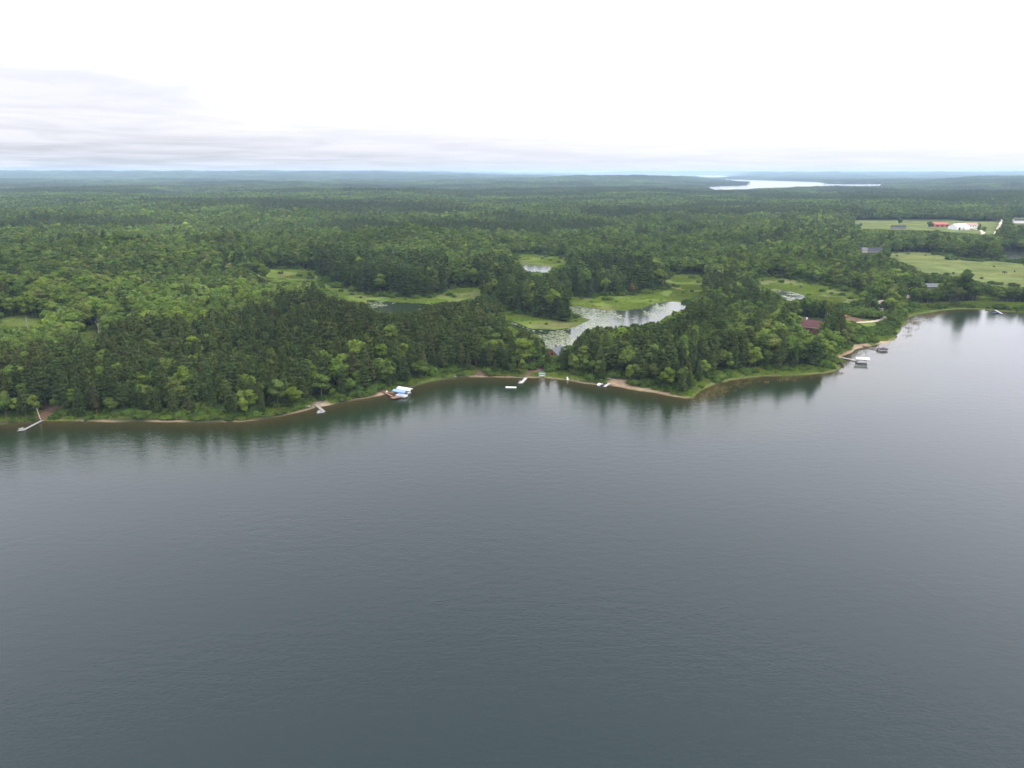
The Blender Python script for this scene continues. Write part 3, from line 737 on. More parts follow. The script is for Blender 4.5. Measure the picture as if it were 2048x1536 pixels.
ROADS = [([(1822, 582), (1820, 590), (1812, 600), (1790, 606), (1768, 605), (1757, 609), (1757, 616), (1762, 623), (1769, 633), (1768, 640), (1755, 645), (1738, 648), (1715, 650), (1690, 655), (1660, 657)], 3.4),
         ([(2006, 438), (2003, 446), (1996, 459), (1988, 472), (1975, 482)], 5.0), ([(1932, 457), (1955, 462), (1966, 468), (1958, 476)], 6.0)]
def road_dist(X, Y):
    d = np.full(len(X), 1e9)
    for pts, w in ROADS:
        W = [at(*p) for p in pts]
        for (x0, y0), (x1, y1) in zip(W, W[1:]):
            ex, ey = x1-x0, y1-y0; t = np.clip(((X-x0)*ex+(Y-y0)*ey)/(ex*ex+ey*ey), 0, 1)
            d = np.minimum(d, np.hypot(X-x0-t*ex, Y-y0-t*ey)-w/2)
    return d
def world_ok(X, Y, edge=5):
    dl = -sdf(LAKE, X, Y)
    ok = dl > edge
    ok &= np.maximum.reduce([sdf(P, X, Y) for P in PONDS]) < -3
    ok &= ~inany(MARSH, X, Y, 0) & ~inany(FIELD, X, Y, 0)
    ok &= ~inany(SAND, X, Y, 1) & ~inany(DIRT, X, Y, 0) & ~inany([CLEAR], X, Y, 0)
    ok &= road_dist(X, Y) > 2.5
    for hx, hy, hr in HOUSES_XY: ok &= np.hypot(X-hx, Y-hy) > hr
    return ok, dl
# --- stands and single trees up to 1.9 km
KIND = ['pine', 'wpine', 'spruce', 'leaf']
def in_view(X, Y, Z, mx=160): 
    px, py, dep = proj(X, Y, Z); return (dep > 5) & (px > -mx) & (px < 2048+mx) & (py > -50) & (py < 1700), px, py
PINEZ = [[(-120, 860), (-120, 745), (60, 738), (150, 745), (250, 700), (420, 690), (560, 650), (700, 615), (860, 620), (960, 640), (1040, 680), (1075, 700), (1060, 752), (960, 750), (860, 768), (760, 795), (560, 835)]]
MIXZ = [[(1100, 760), (1120, 715), (1180, 690), (1300, 660), (1420, 600), (1480, 560), (1600, 600), (1640, 650), (1670, 700), (1676, 745), (1500, 755), (1390, 790), (1300, 780)]]
def species(px, py, X, Y, dl, rng):
    n = len(px); k = np.zeros(n, int)
    pf = fbm(X, Y, 90, 21, 3); u = rng.random(n)
    bigp = fbm(X, Y*1.0, 260, 44, 3)
    # default country: leafy, with pine stands
    p_con = np.clip((bigp-.56)*9, .02, .95)
    p_con = np.where((px < 620) & (py > 470) & (py < 700), np.clip((bigp-.60)*6, .03, .6), p_con)
    z1 = in_px(PINEZ[0], px, py); z2 = in_px(MIXZ[0], px, py)
    p_con = np.where(z1, .88-.25*(pf > .62), p_con); p_con = np.where(z2, .34+.3*(pf > .5), p_con)
    isl = ((px > 630) & (px < 890) & (py > 540) & (py < 600)) | ((px > 950) & (px < 1135) & (py > 560) & (py < 650)) | ((px > 1080) & (px < 1300) & (py > 540) & (py < 602))
    p_con = np.where(isl, .95, p_con)
    p_con = np.where(((px > 1680) & (py > 540)) | ((px > 1560) & (py < 540) & (py > 430)), .12, p_con)
    p_con = np.where(dl < 9, np.where(px < 1000, .62, .4), p_con)
    con = u < p_con
    v = rng.random(n)
    spr = isl*0.25+z2*.12+.06
    wp = np.where(z1, .22, .30); wp = np.where(z2, .6, wp); wp = np.where(isl, .6, wp); wp = np.where((dl < 18) & (px < 1100), .55, wp)
    spr = np.where((px > 1080) & (px < 1300) & (py > 540) & (py < 602), .65, spr)
    k = np.where(con, np.where(v < spr, 2, np.where(v < spr+wp, 1, 0)), 3)
    return k
Tx, Ty, Tk, Th, Tr, Tp, Td = [], [], [], [], [], [], []
def add_band(y0, y1, d0, d1, sp, edge):
    rng = np.random.default_rng(int(y0))
    X, Y = jgrid(-.9*y1-60, .9*y1+60, y0, y1, sp, rng)
    D = np.hypot(X, Y); sel = (D >= d0) & (D < d1); X, Y = X[sel], Y[sel]
    v, px, py = in_view(X, Y, np.zeros(len(X))); X, Y = X[v], Y[v]
    ok, dl = world_ok(X, Y, edge); X, Y, dl = X[ok], Y[ok], dl[ok]
    # leave the open edges open: shore strips and grassy banks
    sg = np.maximum.reduce([sdf(P, X, Y) for P in SHOREGRASS])
    o2 = (sg < 0) & ((dl > edge+2.5*fbm(X, Y, 20, 8)))
    X, Y, dl = X[o2], Y[o2], dl[o2]
    Z = height(X, Y); px, py, dep = proj(X, Y, Z)
    k = species(px, py, X, Y, dl, rng)
    n = len(X)
    h = np.select([k == 0, k == 1, k == 2, k == 3], [rng.normal(20, 2.2, n), rng.normal(20.5, 3.4, n), rng.normal(15, 3, n), rng.normal(15.5, 2.3, n)])
    edgef = np.clip((dl-edge)/16, 0, 1); h = h*(.55+.45*edgef)
    st = fbm(X, Y, 75, 401, 3); h = h*(1+np.where(dl > 30, .75, .35)*(st-.5))*np.where(rng.random(n) < .07, .6, 1)
    h = np.where((dl > 250) & (fbm(X, Y, 130, 77, 2) > .60), h*.72, h)
    rightlow = (px > 1690) & (py > 520); h = np.where(rightlow, h*.92, h)
    h = h*np.where(in_px([(1340, 560), (1540, 540), (1600, 620), (1340, 660)], px, py), .82, 1)
    isl = ((px > 630) & (px < 890) & (py > 540) & (py < 600)) | ((px > 950) & (px < 1135) & (py > 560) & (py < 650)) | ((px > 1080) & (px < 1300) & (py > 540) & (py < 602)); h = np.where(isl, h*1.28, h)
    h = np.clip(h, 5, 30)
    gap = (vnoise(X/13, Y/13, 9) > .90) & (dl > 25); X, Y, Z, k, px, dl, h = (q_[~gap] for q_ in (X, Y, Z, k, px, dl, h)); n = len(X)
    r = np.select([k == 0, k == 1, k == 2, k == 3], [3.2, 3.8, 2.7, 4.5])*(h/19)
    h2 = clear_views(X, Y, Z, h, r)
    keep = h2 > 3.2
    cut = h2 < h*.98
    for A, B in zip((Tx, Ty, Tk, Th, Tr, Tp, Td), (X, Y, np.where((h2 < 9) & cut, 4, k), h2, Z, px, dl)): A.append(B[keep])
add_band(270, 760, 0, 640, 5.5, 3.4)
add_band(560, 1100, 640, 1000, 6.2, 5)
add_band(850, 1950, 1000, 1900, 7.0, 6)
X = np.concatenate(Tx); Y = np.concatenate(Ty); K = np.concatenate(Tk); Hh = np.concatenate(Th); Z = np.concatenate(Tr); DL = np.concatenate(Td)
# shrubs along the shore and wood edges
rng = np.random.default_rng(77)
bx, by = jgrid(-640, 760, 270, 1000, 3.8, rng)
v, px, py = in_view(bx, by, np.zeros(len(bx))); bx, by = bx[v], by[v]
ok, dl = world_ok(bx, by, 1.2)
mm = np.maximum.reduce([sdf(P, bx, by) for P in MARSH+FIELD[1:2]]); pp = np.maximum.reduce([sdf(P, bx, by) for P in PONDS])
stray = (mm > 0) & (pp < -3) & (rng.random(len(bx)) < .55*np.exp(-mm/5)+.035*(fbm(bx, by, 30, 5) > .55)) & (dl > 3)
ok |= stray; bx, by, dl, stray = bx[ok], by[ok], dl[ok], stray[ok]
nm = np.maximum.reduce([sdf(P, bx, by) for P in MARSH+FIELD[:5]]); sg = np.maximum.reduce([sdf(P, bx, by) for P in SHOREGRASS])
pr = np.where(dl < 12, .85, np.where(dl < 22, .4, 0))+np.where(nm > -16, .55, 0)+np.where(sg > -1.5, -.60, 0)+.03
ok = (rng.random(len(bx)) < pr) | stray; bx, by, dl = bx[ok], by[ok], dl[ok]
bz = height(bx, by); bh = np.clip(rng.gamma(5, .55, len(bx)), 1.1, 6)*np.where(dl < 6, .75, 1.1)
bh2 = clear_views(bx, by, bz, bh, bh*.6); ok = bh2 > .9
bx, by, bz, bh, dl = bx[ok], by[ok], bz[ok], bh2[ok], dl[ok]
# loose shrubs in the marsh and the hedge row
ex = [(1270, 585, 3.5), (1305, 583, 3.2), (1315, 582, 3.5), (1326, 583, 4), (1335, 582, 3.8), (745, 585, 4), (757, 588, 5), (732, 583, 4), (775, 590, 4), (918, 577, 5), (905, 583, 4), (640, 570, 4), (1218, 603, 4), (1365, 590, 2)]
ex += [(1895+i*5.2, 521+i*.45, 2.6+(i % 3)*.5) for i in range(14)]
ex += [(1835+random.uniform(0, 60), 553+random.uniform(0, 12), 3) for i in range(22)]+[(1850, 556, 3), (1880, 560, 3)]
ex += [(705, 592, 2.5), (722, 597, 2), (862, 598, 3), (900, 594, 3.5), (908, 598, 2.5), (600, 562, 3), (560, 560, 2.5), (622, 565, 3.5), (664, 577, 4), (684, 587, 3), (812, 601, 1.8), (1232, 607, 2), (1346, 577, 3), (1352, 579, 2.4),
       (1384, 588, 2), (1322, 602, 1.8), (1182, 606, 2), (1396, 570, 3), (1404, 578, 3), (1388, 562, 2.6), (1300, 604, 1.6), (1060, 648, 1.6), (1092, 650, 2), (1150, 643, 1.4), (1560, 568, 3), (1602, 577, 2.4), (1642, 585, 3), (1662, 590, 2), (1682, 594, 3.4), (1524, 566, 2.6),
       (1582, 572, 2), (1618, 592, 2), (1700, 601, 3), (1792, 516, 3), (1815, 512, 2.4), (1962, 562, 3), (1986, 573, 4), (1942, 556, 3.4), (1905, 552, 2.6), (2000, 575, 3), (2030, 577, 4), (1100, 525, 3), (1118, 528, 3.4), (1040, 522, 3)]
exy = np.array([at(a, b) for a, b, c in ex])
X = np.r_[X, bx, exy[:, 0]]; Y = np.r_[Y, by, exy[:, 1]]; K = np.r_[K, np.full(len(bx)+len(ex), 4)]; Hh = np.r_[Hh, bh, [e[2] for e in ex]]
Z = np.r_[Z, bz, height(exy[:, 0], exy[:, 1])]; DL = np.r_[DL, dl, np.full(len(ex), 99)]
NT = len(X); rng = np.random.default_rng(3)
PX, PY, DEP = proj(X, Y, Z)
PICK = rng.integers(0, 6, NT); ROT = rng.uniform(0, 6.283, NT)
kn = ['pine', 'wpine', 'spruce', 'leaf', 'bush']
nomh = np.array([NOMH[k] for k in kn])[K, PICK]
TLX, TLY = rng.normal(0, .045, NT), rng.normal(0, .045, NT)
SC = Hh/nomh; SXY = SC*rng.uniform(.88, 1.22, NT)
SXY = np.where(K == 3, SXY*rng.uniform(1.0, 1.42, NT), SXY)
SXY = np.where(K == 4, SC*rng.uniform(1.0, 1.6, NT), SXY)
# what each shows in the picture: a skyline per column, near to far
W = np.array([NOMR[k] for k in kn])[K]*SXY
order = np.argsort(DEP); sky_ = np.full(2500, 2000.0); SHOW = np.zeros(NT)
_, TOPY, _ = proj(X, Y, Z+Hh)
for i in order:
    if DEP[i] > 900: break
    wpx = W[i]*FPX/DEP[i]*.8; a = int(max(0, PX[i]-wpx+200)); b = int(min(2499, PX[i]+wpx+200))
    if b <= a: continue
    seg = sky_[a:b+1]; bot = np.minimum(seg, PY[i]); vis = np.clip(bot-TOPY[i], 0, None)
    if PX[i] > -5 and PX[i] < 2053: SHOW[i] = vis.sum()
    sky_[a:b+1] = np.minimum(seg, TOPY[i]+.18*(PY[i]-TOPY[i]))
single = np.zeros(NT, bool)
for ks, lim in (((0,), 240), ((1,), 240), ((2,), 120), ((3,), 270), ((4,), 240)):
    c = np.where(np.isin(K, ks) & (SHOW > 60))[0]
    single[c[np.argsort(-SHOW[c])][:lim]] = True
print('trees', NT, 'single', single.sum(), np.bincount(K[single]))

# ---- labels by place
def zone(px, py, dl):
    if py > 700 or dl < 60:
        if px < 70: return 'at the shore left of the long grey dock'
        if px < 330: return 'behind the shore right of the long grey dock'
        if px < 600: return 'along the shore before the small L-shaped dock'
        if px < 760: return 'between the small L-shaped dock and the brown dock'
        if px < 860: return 'behind the blue and white boat canopies'
        if px < 1000: return 'above the grassy bank of the cove'
        if px < 1120: return 'around the grey-roofed cabin'
        if px < 1215: return 'between the cabin and the sandy beach'
        if px < 1395: return 'behind the sandy beach and grassy point'
        if px < 1560: return 'on the shore right of the grassy point'
        if px < 1700: return 'between the maroon-roofed house and the lake'
        if px < 1830: return 'beside the gravel drive by the lake'
        return 'along the far shore under the hayfield'
    if py > 600:
        if px < 300: return 'in the wood near the small left clearings'
        if px < 640: return 'in the mixed wood left of the marsh'
        if px < 1010: return 'in the dark wood before the left marsh pond'
        if px < 1170: return 'at the tip of the marsh island'
        if px < 1400: return 'in the wood before the white pond'
        return 'in the wood around the maroon-roofed house'
    if px < 620: return 'on the leafy rise left of the marsh'
    if px < 900: return 'in the tall stand above the left marsh pond'
    if px < 1140: return 'in the stand on the marsh island'
    if px < 1320: return 'in the dark stand above the pond'
    if px < 1500: return 'at the upper edge of the marsh'
    if px < 1760: return 'between the right marsh and the hayfield'
    return 'around the hayfield on the right'
TXT = {0: ('tall dark pine', 'pine'), 1: ('spreading layered pine', 'pine'), 2: ('narrow pointed spruce', 'spruce'), 3: ('round leafy green tree', 'broadleaf tree'), 4: ('low green bush', 'bush')}
NAME = {0: 'pine_tree', 1: 'white_pine_tree', 2: 'spruce_tree', 3: 'broadleaf_tree', 4: 'bush'}
def place_tree(name, cm, tm, loc, rz, sc, label, cat, group):
    t = thing(name, label, cat, loc, rz, group)
    t.scale = sc
    link('crown' if cat != 'bush' else 'foliage', cm, t); link('trunk' if cat != 'bush' else 'stem', tm, t)
    return t
for i in np.where(single)[0]:
    k = int(K[i]); cm, tm, _ = PROTO[kn[k]][PICK[i]]
    txt, cat = TXT[k]; zn = zone(PX[i], PY[i], DL[i])
    big = ('full-grown' if Hh[i] > (18 if k < 2 else 13) else 'smaller') if k < 4 else ('low' if Hh[i] < 2.4 else 'tall')
    lab = (big+' '+txt if k < 4 else txt.replace('low', big))+' '+zn
    shp = {0: ('broad', 'slender', 'rounded', 'lean', 'stocky', 'towering'), 1: ('wide', 'even', 'tall', 'ragged', 'heavy', 'narrow'), 2: ('full', 'thin', 'sharp', 'short', 'skirted', 'lanky'), 3: ('bushy', 'upright', 'spreading', 'domed', 'narrow', 'open'), 4: ('rounded', 'flat', 'dense', 'small', 'upright', 'sprawling')}[k][PICK[i]]
    row = 'front-row' if DL[i] < 9 else ('second-row' if DL[i] < 19 else ('third-row' if DL[i] < 32 else 'inner'))
    if DL[i] > 70: row = 'outer'
    lab = row+' '+shp+', '+lab
    place_tree(NAME[k], cm, tm, (X[i], Y[i], Z[i]-.1), ROT[i], (SXY[i], SXY[i], SC[i]), lab, cat, row+' '+shp+' '+NAME[k].replace('_', ' ')+'s '+zn)

# ---- the rest of the forest: instances
def scatter(name, P, rot, scl, pick, meshes, **props):
    col_ = bpy.data.collections.new(name+'_kinds')
    for i, m_ in enumerate(meshes):
        o = bpy.data.objects.new(f'{name}_kind_{i:02d}', m_); col_.objects.link(o)
    me = npmesh(name, P, np.zeros((0, 3)))
    me.attributes.new('rot', 'FLOAT_VECTOR', 'POINT').data.foreach_set('vector', np.asarray(rot, np.float32).ravel())
    me.attributes.new('scl', 'FLOAT_VECTOR', 'POINT').data.foreach_set('vector', np.asarray(scl, np.float32).ravel())
    me.attributes.new('pick', 'INT', 'POINT').data.foreach_set('value', np.asarray(pick, np.int32))
    o = link(name, me, kind='stuff', **props)
    ng = bpy.data.node_groups.new(name+'_nodes', 'GeometryNodeTree')
    ng.interface.new_socket('Geometry', in_out='INPUT', socket_type='NodeSocketGeometry'); ng.interface.new_socket('Geometry', in_out='OUTPUT', socket_type='NodeSocketGeometry')
    nd, lk = ng.nodes, ng.links
    gi, go = nd.new('NodeGroupInput'), nd.new('NodeGroupOutput')
    iop = nd.new('GeometryNodeInstanceOnPoints'); ci = nd.new('GeometryNodeCollectionInfo')
    ci.inputs['Collection'].default_value = col_; ci.inputs['Separate Children'].default_value = True; ci.inputs['Reset Children'].default_value = True
    iop.inputs['Pick Instance'].default_value = True
    def na(nm, ty):
        n = nd.new('GeometryNodeInputNamedAttribute'); n.data_type = ty; n.inputs['Name'].default_value = nm; return n.outputs['Attribute']
    er = nd.new('FunctionNodeEulerToRotation'); lk.new(na('rot', 'FLOAT_VECTOR'), er.inputs[0])
    lk.new(gi.outputs[0], iop.inputs['Points']); lk.new(ci.outputs[0], iop.inputs['Instance']); lk.new(na('pick', 'INT'), iop.inputs['Instance Index'])
    lk.new(er.outputs[0], iop.inputs['Rotation']); lk.new(na('scl', 'FLOAT_VECTOR'), iop.inputs['Scale']); lk.new(iop.outputs[0], go.inputs[0])
    md = o.modifiers.new('scatter', 'NODES'); md.node_group = ng
    return o
for ks, nm, lab in (((0,), 'pine_wood', 'mass of dark pines filling the woods behind the shore'), ((1,), 'white_pine_wood', 'mass of layered pines mixed through the woods'),
                    ((2,), 'spruce_wood', 'mass of spruces mixed through the woods'), ((3,), 'broadleaf_wood', 'mass of leafy green trees covering the rolling land'), ((4,), 'undergrowth', 'bushes along the wood edges')):
    s_ = np.where(np.isin(K, ks) & ~single)[0]
    lod = (DEP[s_] > 640).astype(int)
    meshes = [p[2] for p in PROTO[kn[ks[0]]]]+[p[2] for p in MID[kn[ks[0]]]]
    scatter(nm, np.stack([X[s_], Y[s_], Z[s_]-.1], 1), np.stack([TLX[s_], TLY[s_], ROT[s_]], 1), np.stack([SXY[s_], SXY[s_], SC[s_]], 1), PICK[s_]+6*lod, meshes, label=lab)

# ---- distant forest: patches of simple crowns out to the horizon
def patch_mesh(name, size, pc, seed, sp=6.3):
    rng = np.random.default_rng(seed); px_, py_ = jgrid(-size/2, size/2, -size/2, size/2, sp, rng)
    lo = {k: [FARP[k](rng) for _ in range(5)] for k in ('pine', 'leaf')}
    VV, FF, mi, tr, ti = [], [], [], [], []; b = 0
    for x, y in zip(px_, py_):
        con = rng.random() < pc; V, F, tint = lo['pine' if con else 'leaf'][rng.integers(0, 5)]
        a = rng.uniform(0, 6.28); s1 = rng.uniform(.8, 1.2); s2 = rng.normal(1, .12)
        P = np.stack([(V[:, 0]*math.cos(a)-V[:, 1]*math.sin(a))*s1+x, (V[:, 0]*math.sin(a)+V[:, 1]*math.cos(a))*s1+y, V[:, 2]*s2], 1)
        VV.append(P); FF.append(F+b); b += len(V)
        mi += [0 if con else 1]*len(F); tr += [rng.random()]*len(F); ti += list(tint)
    return npmesh(name, np.concatenate(VV), np.concatenate(FF), [M['pine'], M['leaf']], mi=mi, fattr={'tree': tr, 'tint': ti})
FARP = {'pine': lambda r: conifer(20, 3.8, .035, r, 'pine')[0], 'leaf': lambda r: broadleaf(16, 4.4, .032, r, .25, 7)[0]}
PM = [patch_mesh('forest_patch', 84, pc, 100+i) for i, pc in enumerate((.0, .02, .06, .5, .93, 1))]
def far_patches(name, d0, d1, size, scale, seed, label):
    rng = np.random.default_rng(seed); st_ = size*scale
    X, Y = np.meshgrid(np.arange(-.95*d1, .95*d1, st_), np.arange(0, d1, st_)); X, Y = X.ravel(), Y.ravel()
    X = X+rng.uniform(-.1, .1, len(X))*st_; Y = Y+rng.uniform(-.1, .1, len(X))*st_
    D = np.hypot(X, Y); s_ = (D >= d0) & (D < d1) & (np.abs(X) < .80*Y+300); X, Y = X[s_], Y[s_]
    fl = farlake(X, Y); s_ = fl < -st_*.55; X, Y = X[s_], Y[s_]
    fd = np.maximum.reduce([sdf(P, X, Y) for P in FIELD[:2]+FIELD[7:]+[POND5]]); s_ = fd < -25; X, Y = X[s_], Y[s_]
    ok = np.ones(len(X), bool)
    for hx, hy, hr in HOUSES_XY: ok &= np.hypot(X-hx, Y-hy) > hr+45
    X, Y = X[ok], Y[ok]
    e = st_*.4; Z = height(X, Y); gx_ = (height(X+e, Y)-height(X-e, Y))/(2*e); gy_ = (height(X, Y+e)-height(X, Y-e))/(2*e)
    q = rng.integers(0, 4, len(X)); th = q*np.pi/2
    lx_ = gx_*np.cos(th)+gy_*np.sin(th); ly_ = -gx_*np.sin(th)+gy_*np.cos(th)
    big = fbm(X, Y, 700, 44, 4); big = big+.15*(fbm(X, Y, 180, 45, 2)-.5)
    pick = np.select([big < .50, big < .545, big < .57, big < .595], [rng.integers(0, 3, len(X)), rng.integers(1, 4, len(X)), 3, rng.integers(3, 5, len(X))], rng.integers(4, 6, len(X)))
    hs = scale**.35 if scale > 1 else 1
    return scatter(name, np.stack([X, Y, Z-.5], 1), np.stack([np.arctan(ly_), -np.arctan(lx_), th], 1),
                   np.stack([np.full(len(X), scale*1.06), np.full(len(X), scale*1.06), np.full(len(X), hs)*rng.uniform(.96, 1.04, len(X))*(1+.5*(fbm(X, Y, 260, 88, 2)-.5))], 1), pick, PM, label=label)
far_patches('middle_forest', 1880, 7000, 84, 1, 1, 'unbroken forest between the lake woods and the distant hills')
far_patches('distant_forest', 6950, 16000, 84, 1.6, 2, 'hazy forest on the distant hills')
far_patches('horizon_forest', 15900, 42000, 84, 4.5, 3, 'blue forest on the horizon')

# ------------------------------------------------------------------ single trees that stand out
def special(name, kind_mesh, px, py, h, r, label, cat='broadleaf tree', nom=None, lean=0.0, z_off=-.1, group=None):
    x, y = at(px, py, 1.5); z = float(height(np.array([x]), np.array([y]))[0])
    cm, tm, _ = kind_mesh
    t = thing(name, label, cat, (x, y, z+z_off), random.uniform(0, 6.28), group)
    if lean: t.rotation_euler = (0.05, lean, 0)
    t.scale = (r, r, h)
    if cm: link('crown', cm, t)
    link('trunk', tm, t); return t
r_ = np.random.default_rng(31)
def withmats(kind, cr, tr, a, b): return proto(kind, cr, tr, a, b)
birch = withmats('birch', *broadleaf(13, 2.6, .5, r_, .45, 8), M['birch'], M['whitebark'])
special('birch_tree', birch, 81, 834, .95, 1.0, 'birch with pale yellow-green crown and white trunk leaning beside the long grey dock', 'birch', lean=-.13)
special('birch_tree', birch, 1650, 652, 1.5, .9, 'tall slim birch with long white trunk behind the maroon-roofed house', 'birch', lean=.05)
special('birch_tree', birch, 1658, 650, 1.35, .9, 'slightly shorter birch just right of the tallest one behind the maroon-roofed house', 'birch')
purple = withmats('purple', *broadleaf(8, 3.2, .55, r_, .08, 9), M['purple'], M['bark'])
special('purple_leaf_tree', purple, 1660, 685, .95, 1.1, 'dark purple-leaved round tree right of the maroon-roofed house', 'purple tree')
pale = withmats('pale', *broadleaf(15, 2.8, .5, r_, .4, 8), M['pale'], M['bark'])
special('blossoming_tree', pale, 812, 702, 1.2, .95, 'pale cream-yellow crown standing out of the dark pines', 'blossoming tree')
rusty = withmats('rusty', *broadleaf(15, 3.2, .5, r_, .3, 8), M['brown'], M['bark'])
special('rusty_tree', rusty, 955, 573, 1.0, 1.1, 'rusty brown dying crown at the wood edge above the left marsh', 'dying tree')
special('rusty_tree', rusty, 1263, 592, .8, 1.0, 'greyish brown bare-looking crown among the spruces above the pond', 'dying tree')
yel = withmats('yellow', *broadleaf(13, 2.8, .5, r_, .2, 8), M['birch'], M['bark'])
special('yellow_green_tree', yel, 850, 742, .8, .7, 'small bright yellow-green tree in the pines above the cove', 'broadleaf tree')
special('yellow_green_tree', yel, 352, 772, 1.2, .6, 'thin lime-green crown between dark pines on the left shore', 'broadleaf tree')
dead = [deadtree(14, r_) for _ in range(3)]; deadm = [(None, npmesh('bare_trunk', *d, [M['deadwood']], smooth=True), None) for d in dead]
for i, (px, py, h, ln, lb) in enumerate([(152, 655, 1.25, 0, 'bare bleached dead tree with spreading limbs on the leafy left rise'),
        (345, 655, 1.2, .08, 'bleached dead trunk in the bright green wood left of centre'), (322, 700, 1.2, -.1, 'dead grey trunk with forked top above the dark pines at left'),
        (400, 725, 1.25, .03, 'straight dead white trunk between green crowns left of centre'), (579, 638, 1.15, -.06, 'pale dead snag before the marsh meadow at the left'),
        (375, 800, 1.1, .14, 'curved dead trunk leaning from the dark shore pines'), (1452, 735, .72, .3, 'white dead trunk leaning over the bushes on the right shore'),
        (1448, 712, .8, .35, 'short slanting dead trunk higher up in the right-hand wood'), (430, 650, 1.1, .1, 'thin grey dead tree among leafy crowns left of the marsh'), (468, 668, 1.1, 0, 'forked grey dead tree just before the marsh wood')]):
    special('dead_tree', deadm[i % 3], px, py, h*1.05, h, lb, 'dead tree', lean=ln)

# ------------------------------------------------------------------ roads
def strip(name, pts, w, material, dz, label=None):
    W = [Vector(at(*p)) for p in pts]; pts2 = []
    for i in range(len(W)-1):
        p0, p1, p2, p3 = W[max(i-1, 0)], W[i], W[i+1], W[min(i+2, len(W)-1)]
        for k in range(8):
            t = k/8; pts2.append(.5*((2*p1)+(-p0+p2)*t+(2*p0-5*p1+4*p2-p3)*t*t+(-p0+3*p1-3*p2+p3)*t**3))
    pts2.append(W[-1]); V = []; F = []; n = 5
    for i, p in enumerate(pts2):
        a = pts2[max(i-1, 0)]; b = pts2[min(i+1, len(pts2)-1)]; d = (b-a).normalized(); q = Vector((-d.y, d.x))
        ww = w*(1+.25*math.sin(i*1.3)+.12*math.sin(i*3.1))
        for j in range(n):
            u = (j/(n-1)-.5); V.append((p.x+q.x*ww*u, p.y+q.y*ww*u, 0))
        if i: 
            for j in range(n-1): F.append(((i-1)*n+j, (i-1)*n+j+1, i*n+j+1, i*n+j))
    V = np.array(V); V[:, 2] = height(V[:, 0], V[:, 1])+dz
    me = npmesh(name, V, np.array(F), [material]); return link(name, me, kind='structure')
strip('gravel_drive', ROADS[0][0], ROADS[0][1], M['gravel'], .12)
strip('farm_road', ROADS[1][0], ROADS[1][1], M['gravel'], .5)
strip('farm_yard_track', ROADS[2][0], ROADS[2][1], M['gravel'], .5)

# ------------------------------------------------------------------ docks
def gz(x, y): return float(height(np.array([x]), np.array([y]))[0])
def dock(name, label, segs, m, zt=.62, pads=(), plank=.32, postm=None):
    """segs: (pixel a, pixel b, width m); the deck lies zt above the lake"""
    o = at(*segs[0][0], zt); t = thing(name, label, 'dock', (o[0], o[1], 0))
    def local(p): q = at(*p, zt); return Vector((q[0]-o[0], q[1]-o[1]))
    for si, (a, b, w) in enumerate(segs):
        A, B = local(a), local(b); d = (B-A); L = d.length; d.normalize(); q = Vector((-d.y, d.x)); z = zt-.004*si
        mb = MB(); k = int(L/plank)
        for i in range(k):
            u0, u1 = i*plank+.012, (i+1)*plank-.012; e = .02*math.sin(i*7.7)
            P = [A+d*u0-q*(w/2+e), A+d*u1-q*(w/2+e), A+d*u1+q*(w/2-e), A+d*u0+q*(w/2-e)]
            mb.loft([[(p.x, p.y, z-.05) for p in P], [(p.x, p.y, z) for p in P]])
        mb.build('decking', m, t, kind='stuff')
        fr = MB()
        for s_ in (-1, 1):
            c = q*s_*(w/2-.08); P = [A+c-q*.04, B+c-q*.04, B+c+q*.04, A+c+q*.04]
            fr.loft([[(p.x, p.y, z-.22) for p in P], [(p.x, p.y, z-.052) for p in P]])
        fr.build('frame', postm or M['post'], t)
        n = max(2, int(L/3)+1)
        for i in range(n):
            for s_ in (-1, 1):
                p = A+d*(L*i/(n-1))+q*s_*(w/2+.04)
                MB().tube((p.x, p.y, -2.2), (p.x, p.y, zt+.35), .045, n=6).build('post', postm or M['post'], t)
    return t
dock('long_dock', 'long grey plank dock with short angled end at the far left shore', [((84, 840.5), (46.5, 860), 1.3), ((49.5, 859.6), (36.5, 860.2), 1.5), ((45.5, 857.5), (40.5, 855.8), 1.7)], M['greywood'])
dock('small_dock', 'small weathered dock with square loop at its end on the left shore', [((631, 808.5), (648.5, 823.5), 1.5), ((648, 823.8), (634, 825.5), 1.5), ((636.5, 825), (639.5, 820.5), 1.4), ((637, 821.5), (643.5, 819.5), 1.0)], M['greywood'])
dock('brown_dock', 'reddish brown dock with wide end platform beside the covered boats', [((765, 782.5), (786, 792.5), 1.5), ((768, 781), (790, 788), 1.2), ((783, 796), (799, 792.5), 3.0)], M['brownwood'], .7, postm=M['darkwood'])
dock('white_dock', 'white dock with short L-shaped end below the grey-roofed cabin', [((1052, 755.5), (1043.5, 765), 1.6), ((1045.5, 765.3), (1036.5, 765.5), 1.6), ((1043, 762.5), (1038.5, 761.8), 1.2)], M['whitedeck'])
dock('beach_dock', 'pale dock running out from the sandy beach', [((1219, 766.5), (1208, 773.5), 1.5)], M['whitedeck'])
dock('white_lift_dock', 'long white dock leading to the white-canopied boat on the right', [((1684, 715), (1726, 723.2), 1.4)], M['whitedeck'])
dock('dark_dock', 'dark brown dock leading to the dark covered boat', [((1725, 691), (1757, 698.6), 1.3)], M['darkwood'], postm=M['darkwood'])
dock('far_dock', 'small pale dock at the far right shore under the hayfield', [((1990.5, 619.8), (2004, 627.2), 1.6)], M['whitedeck'])

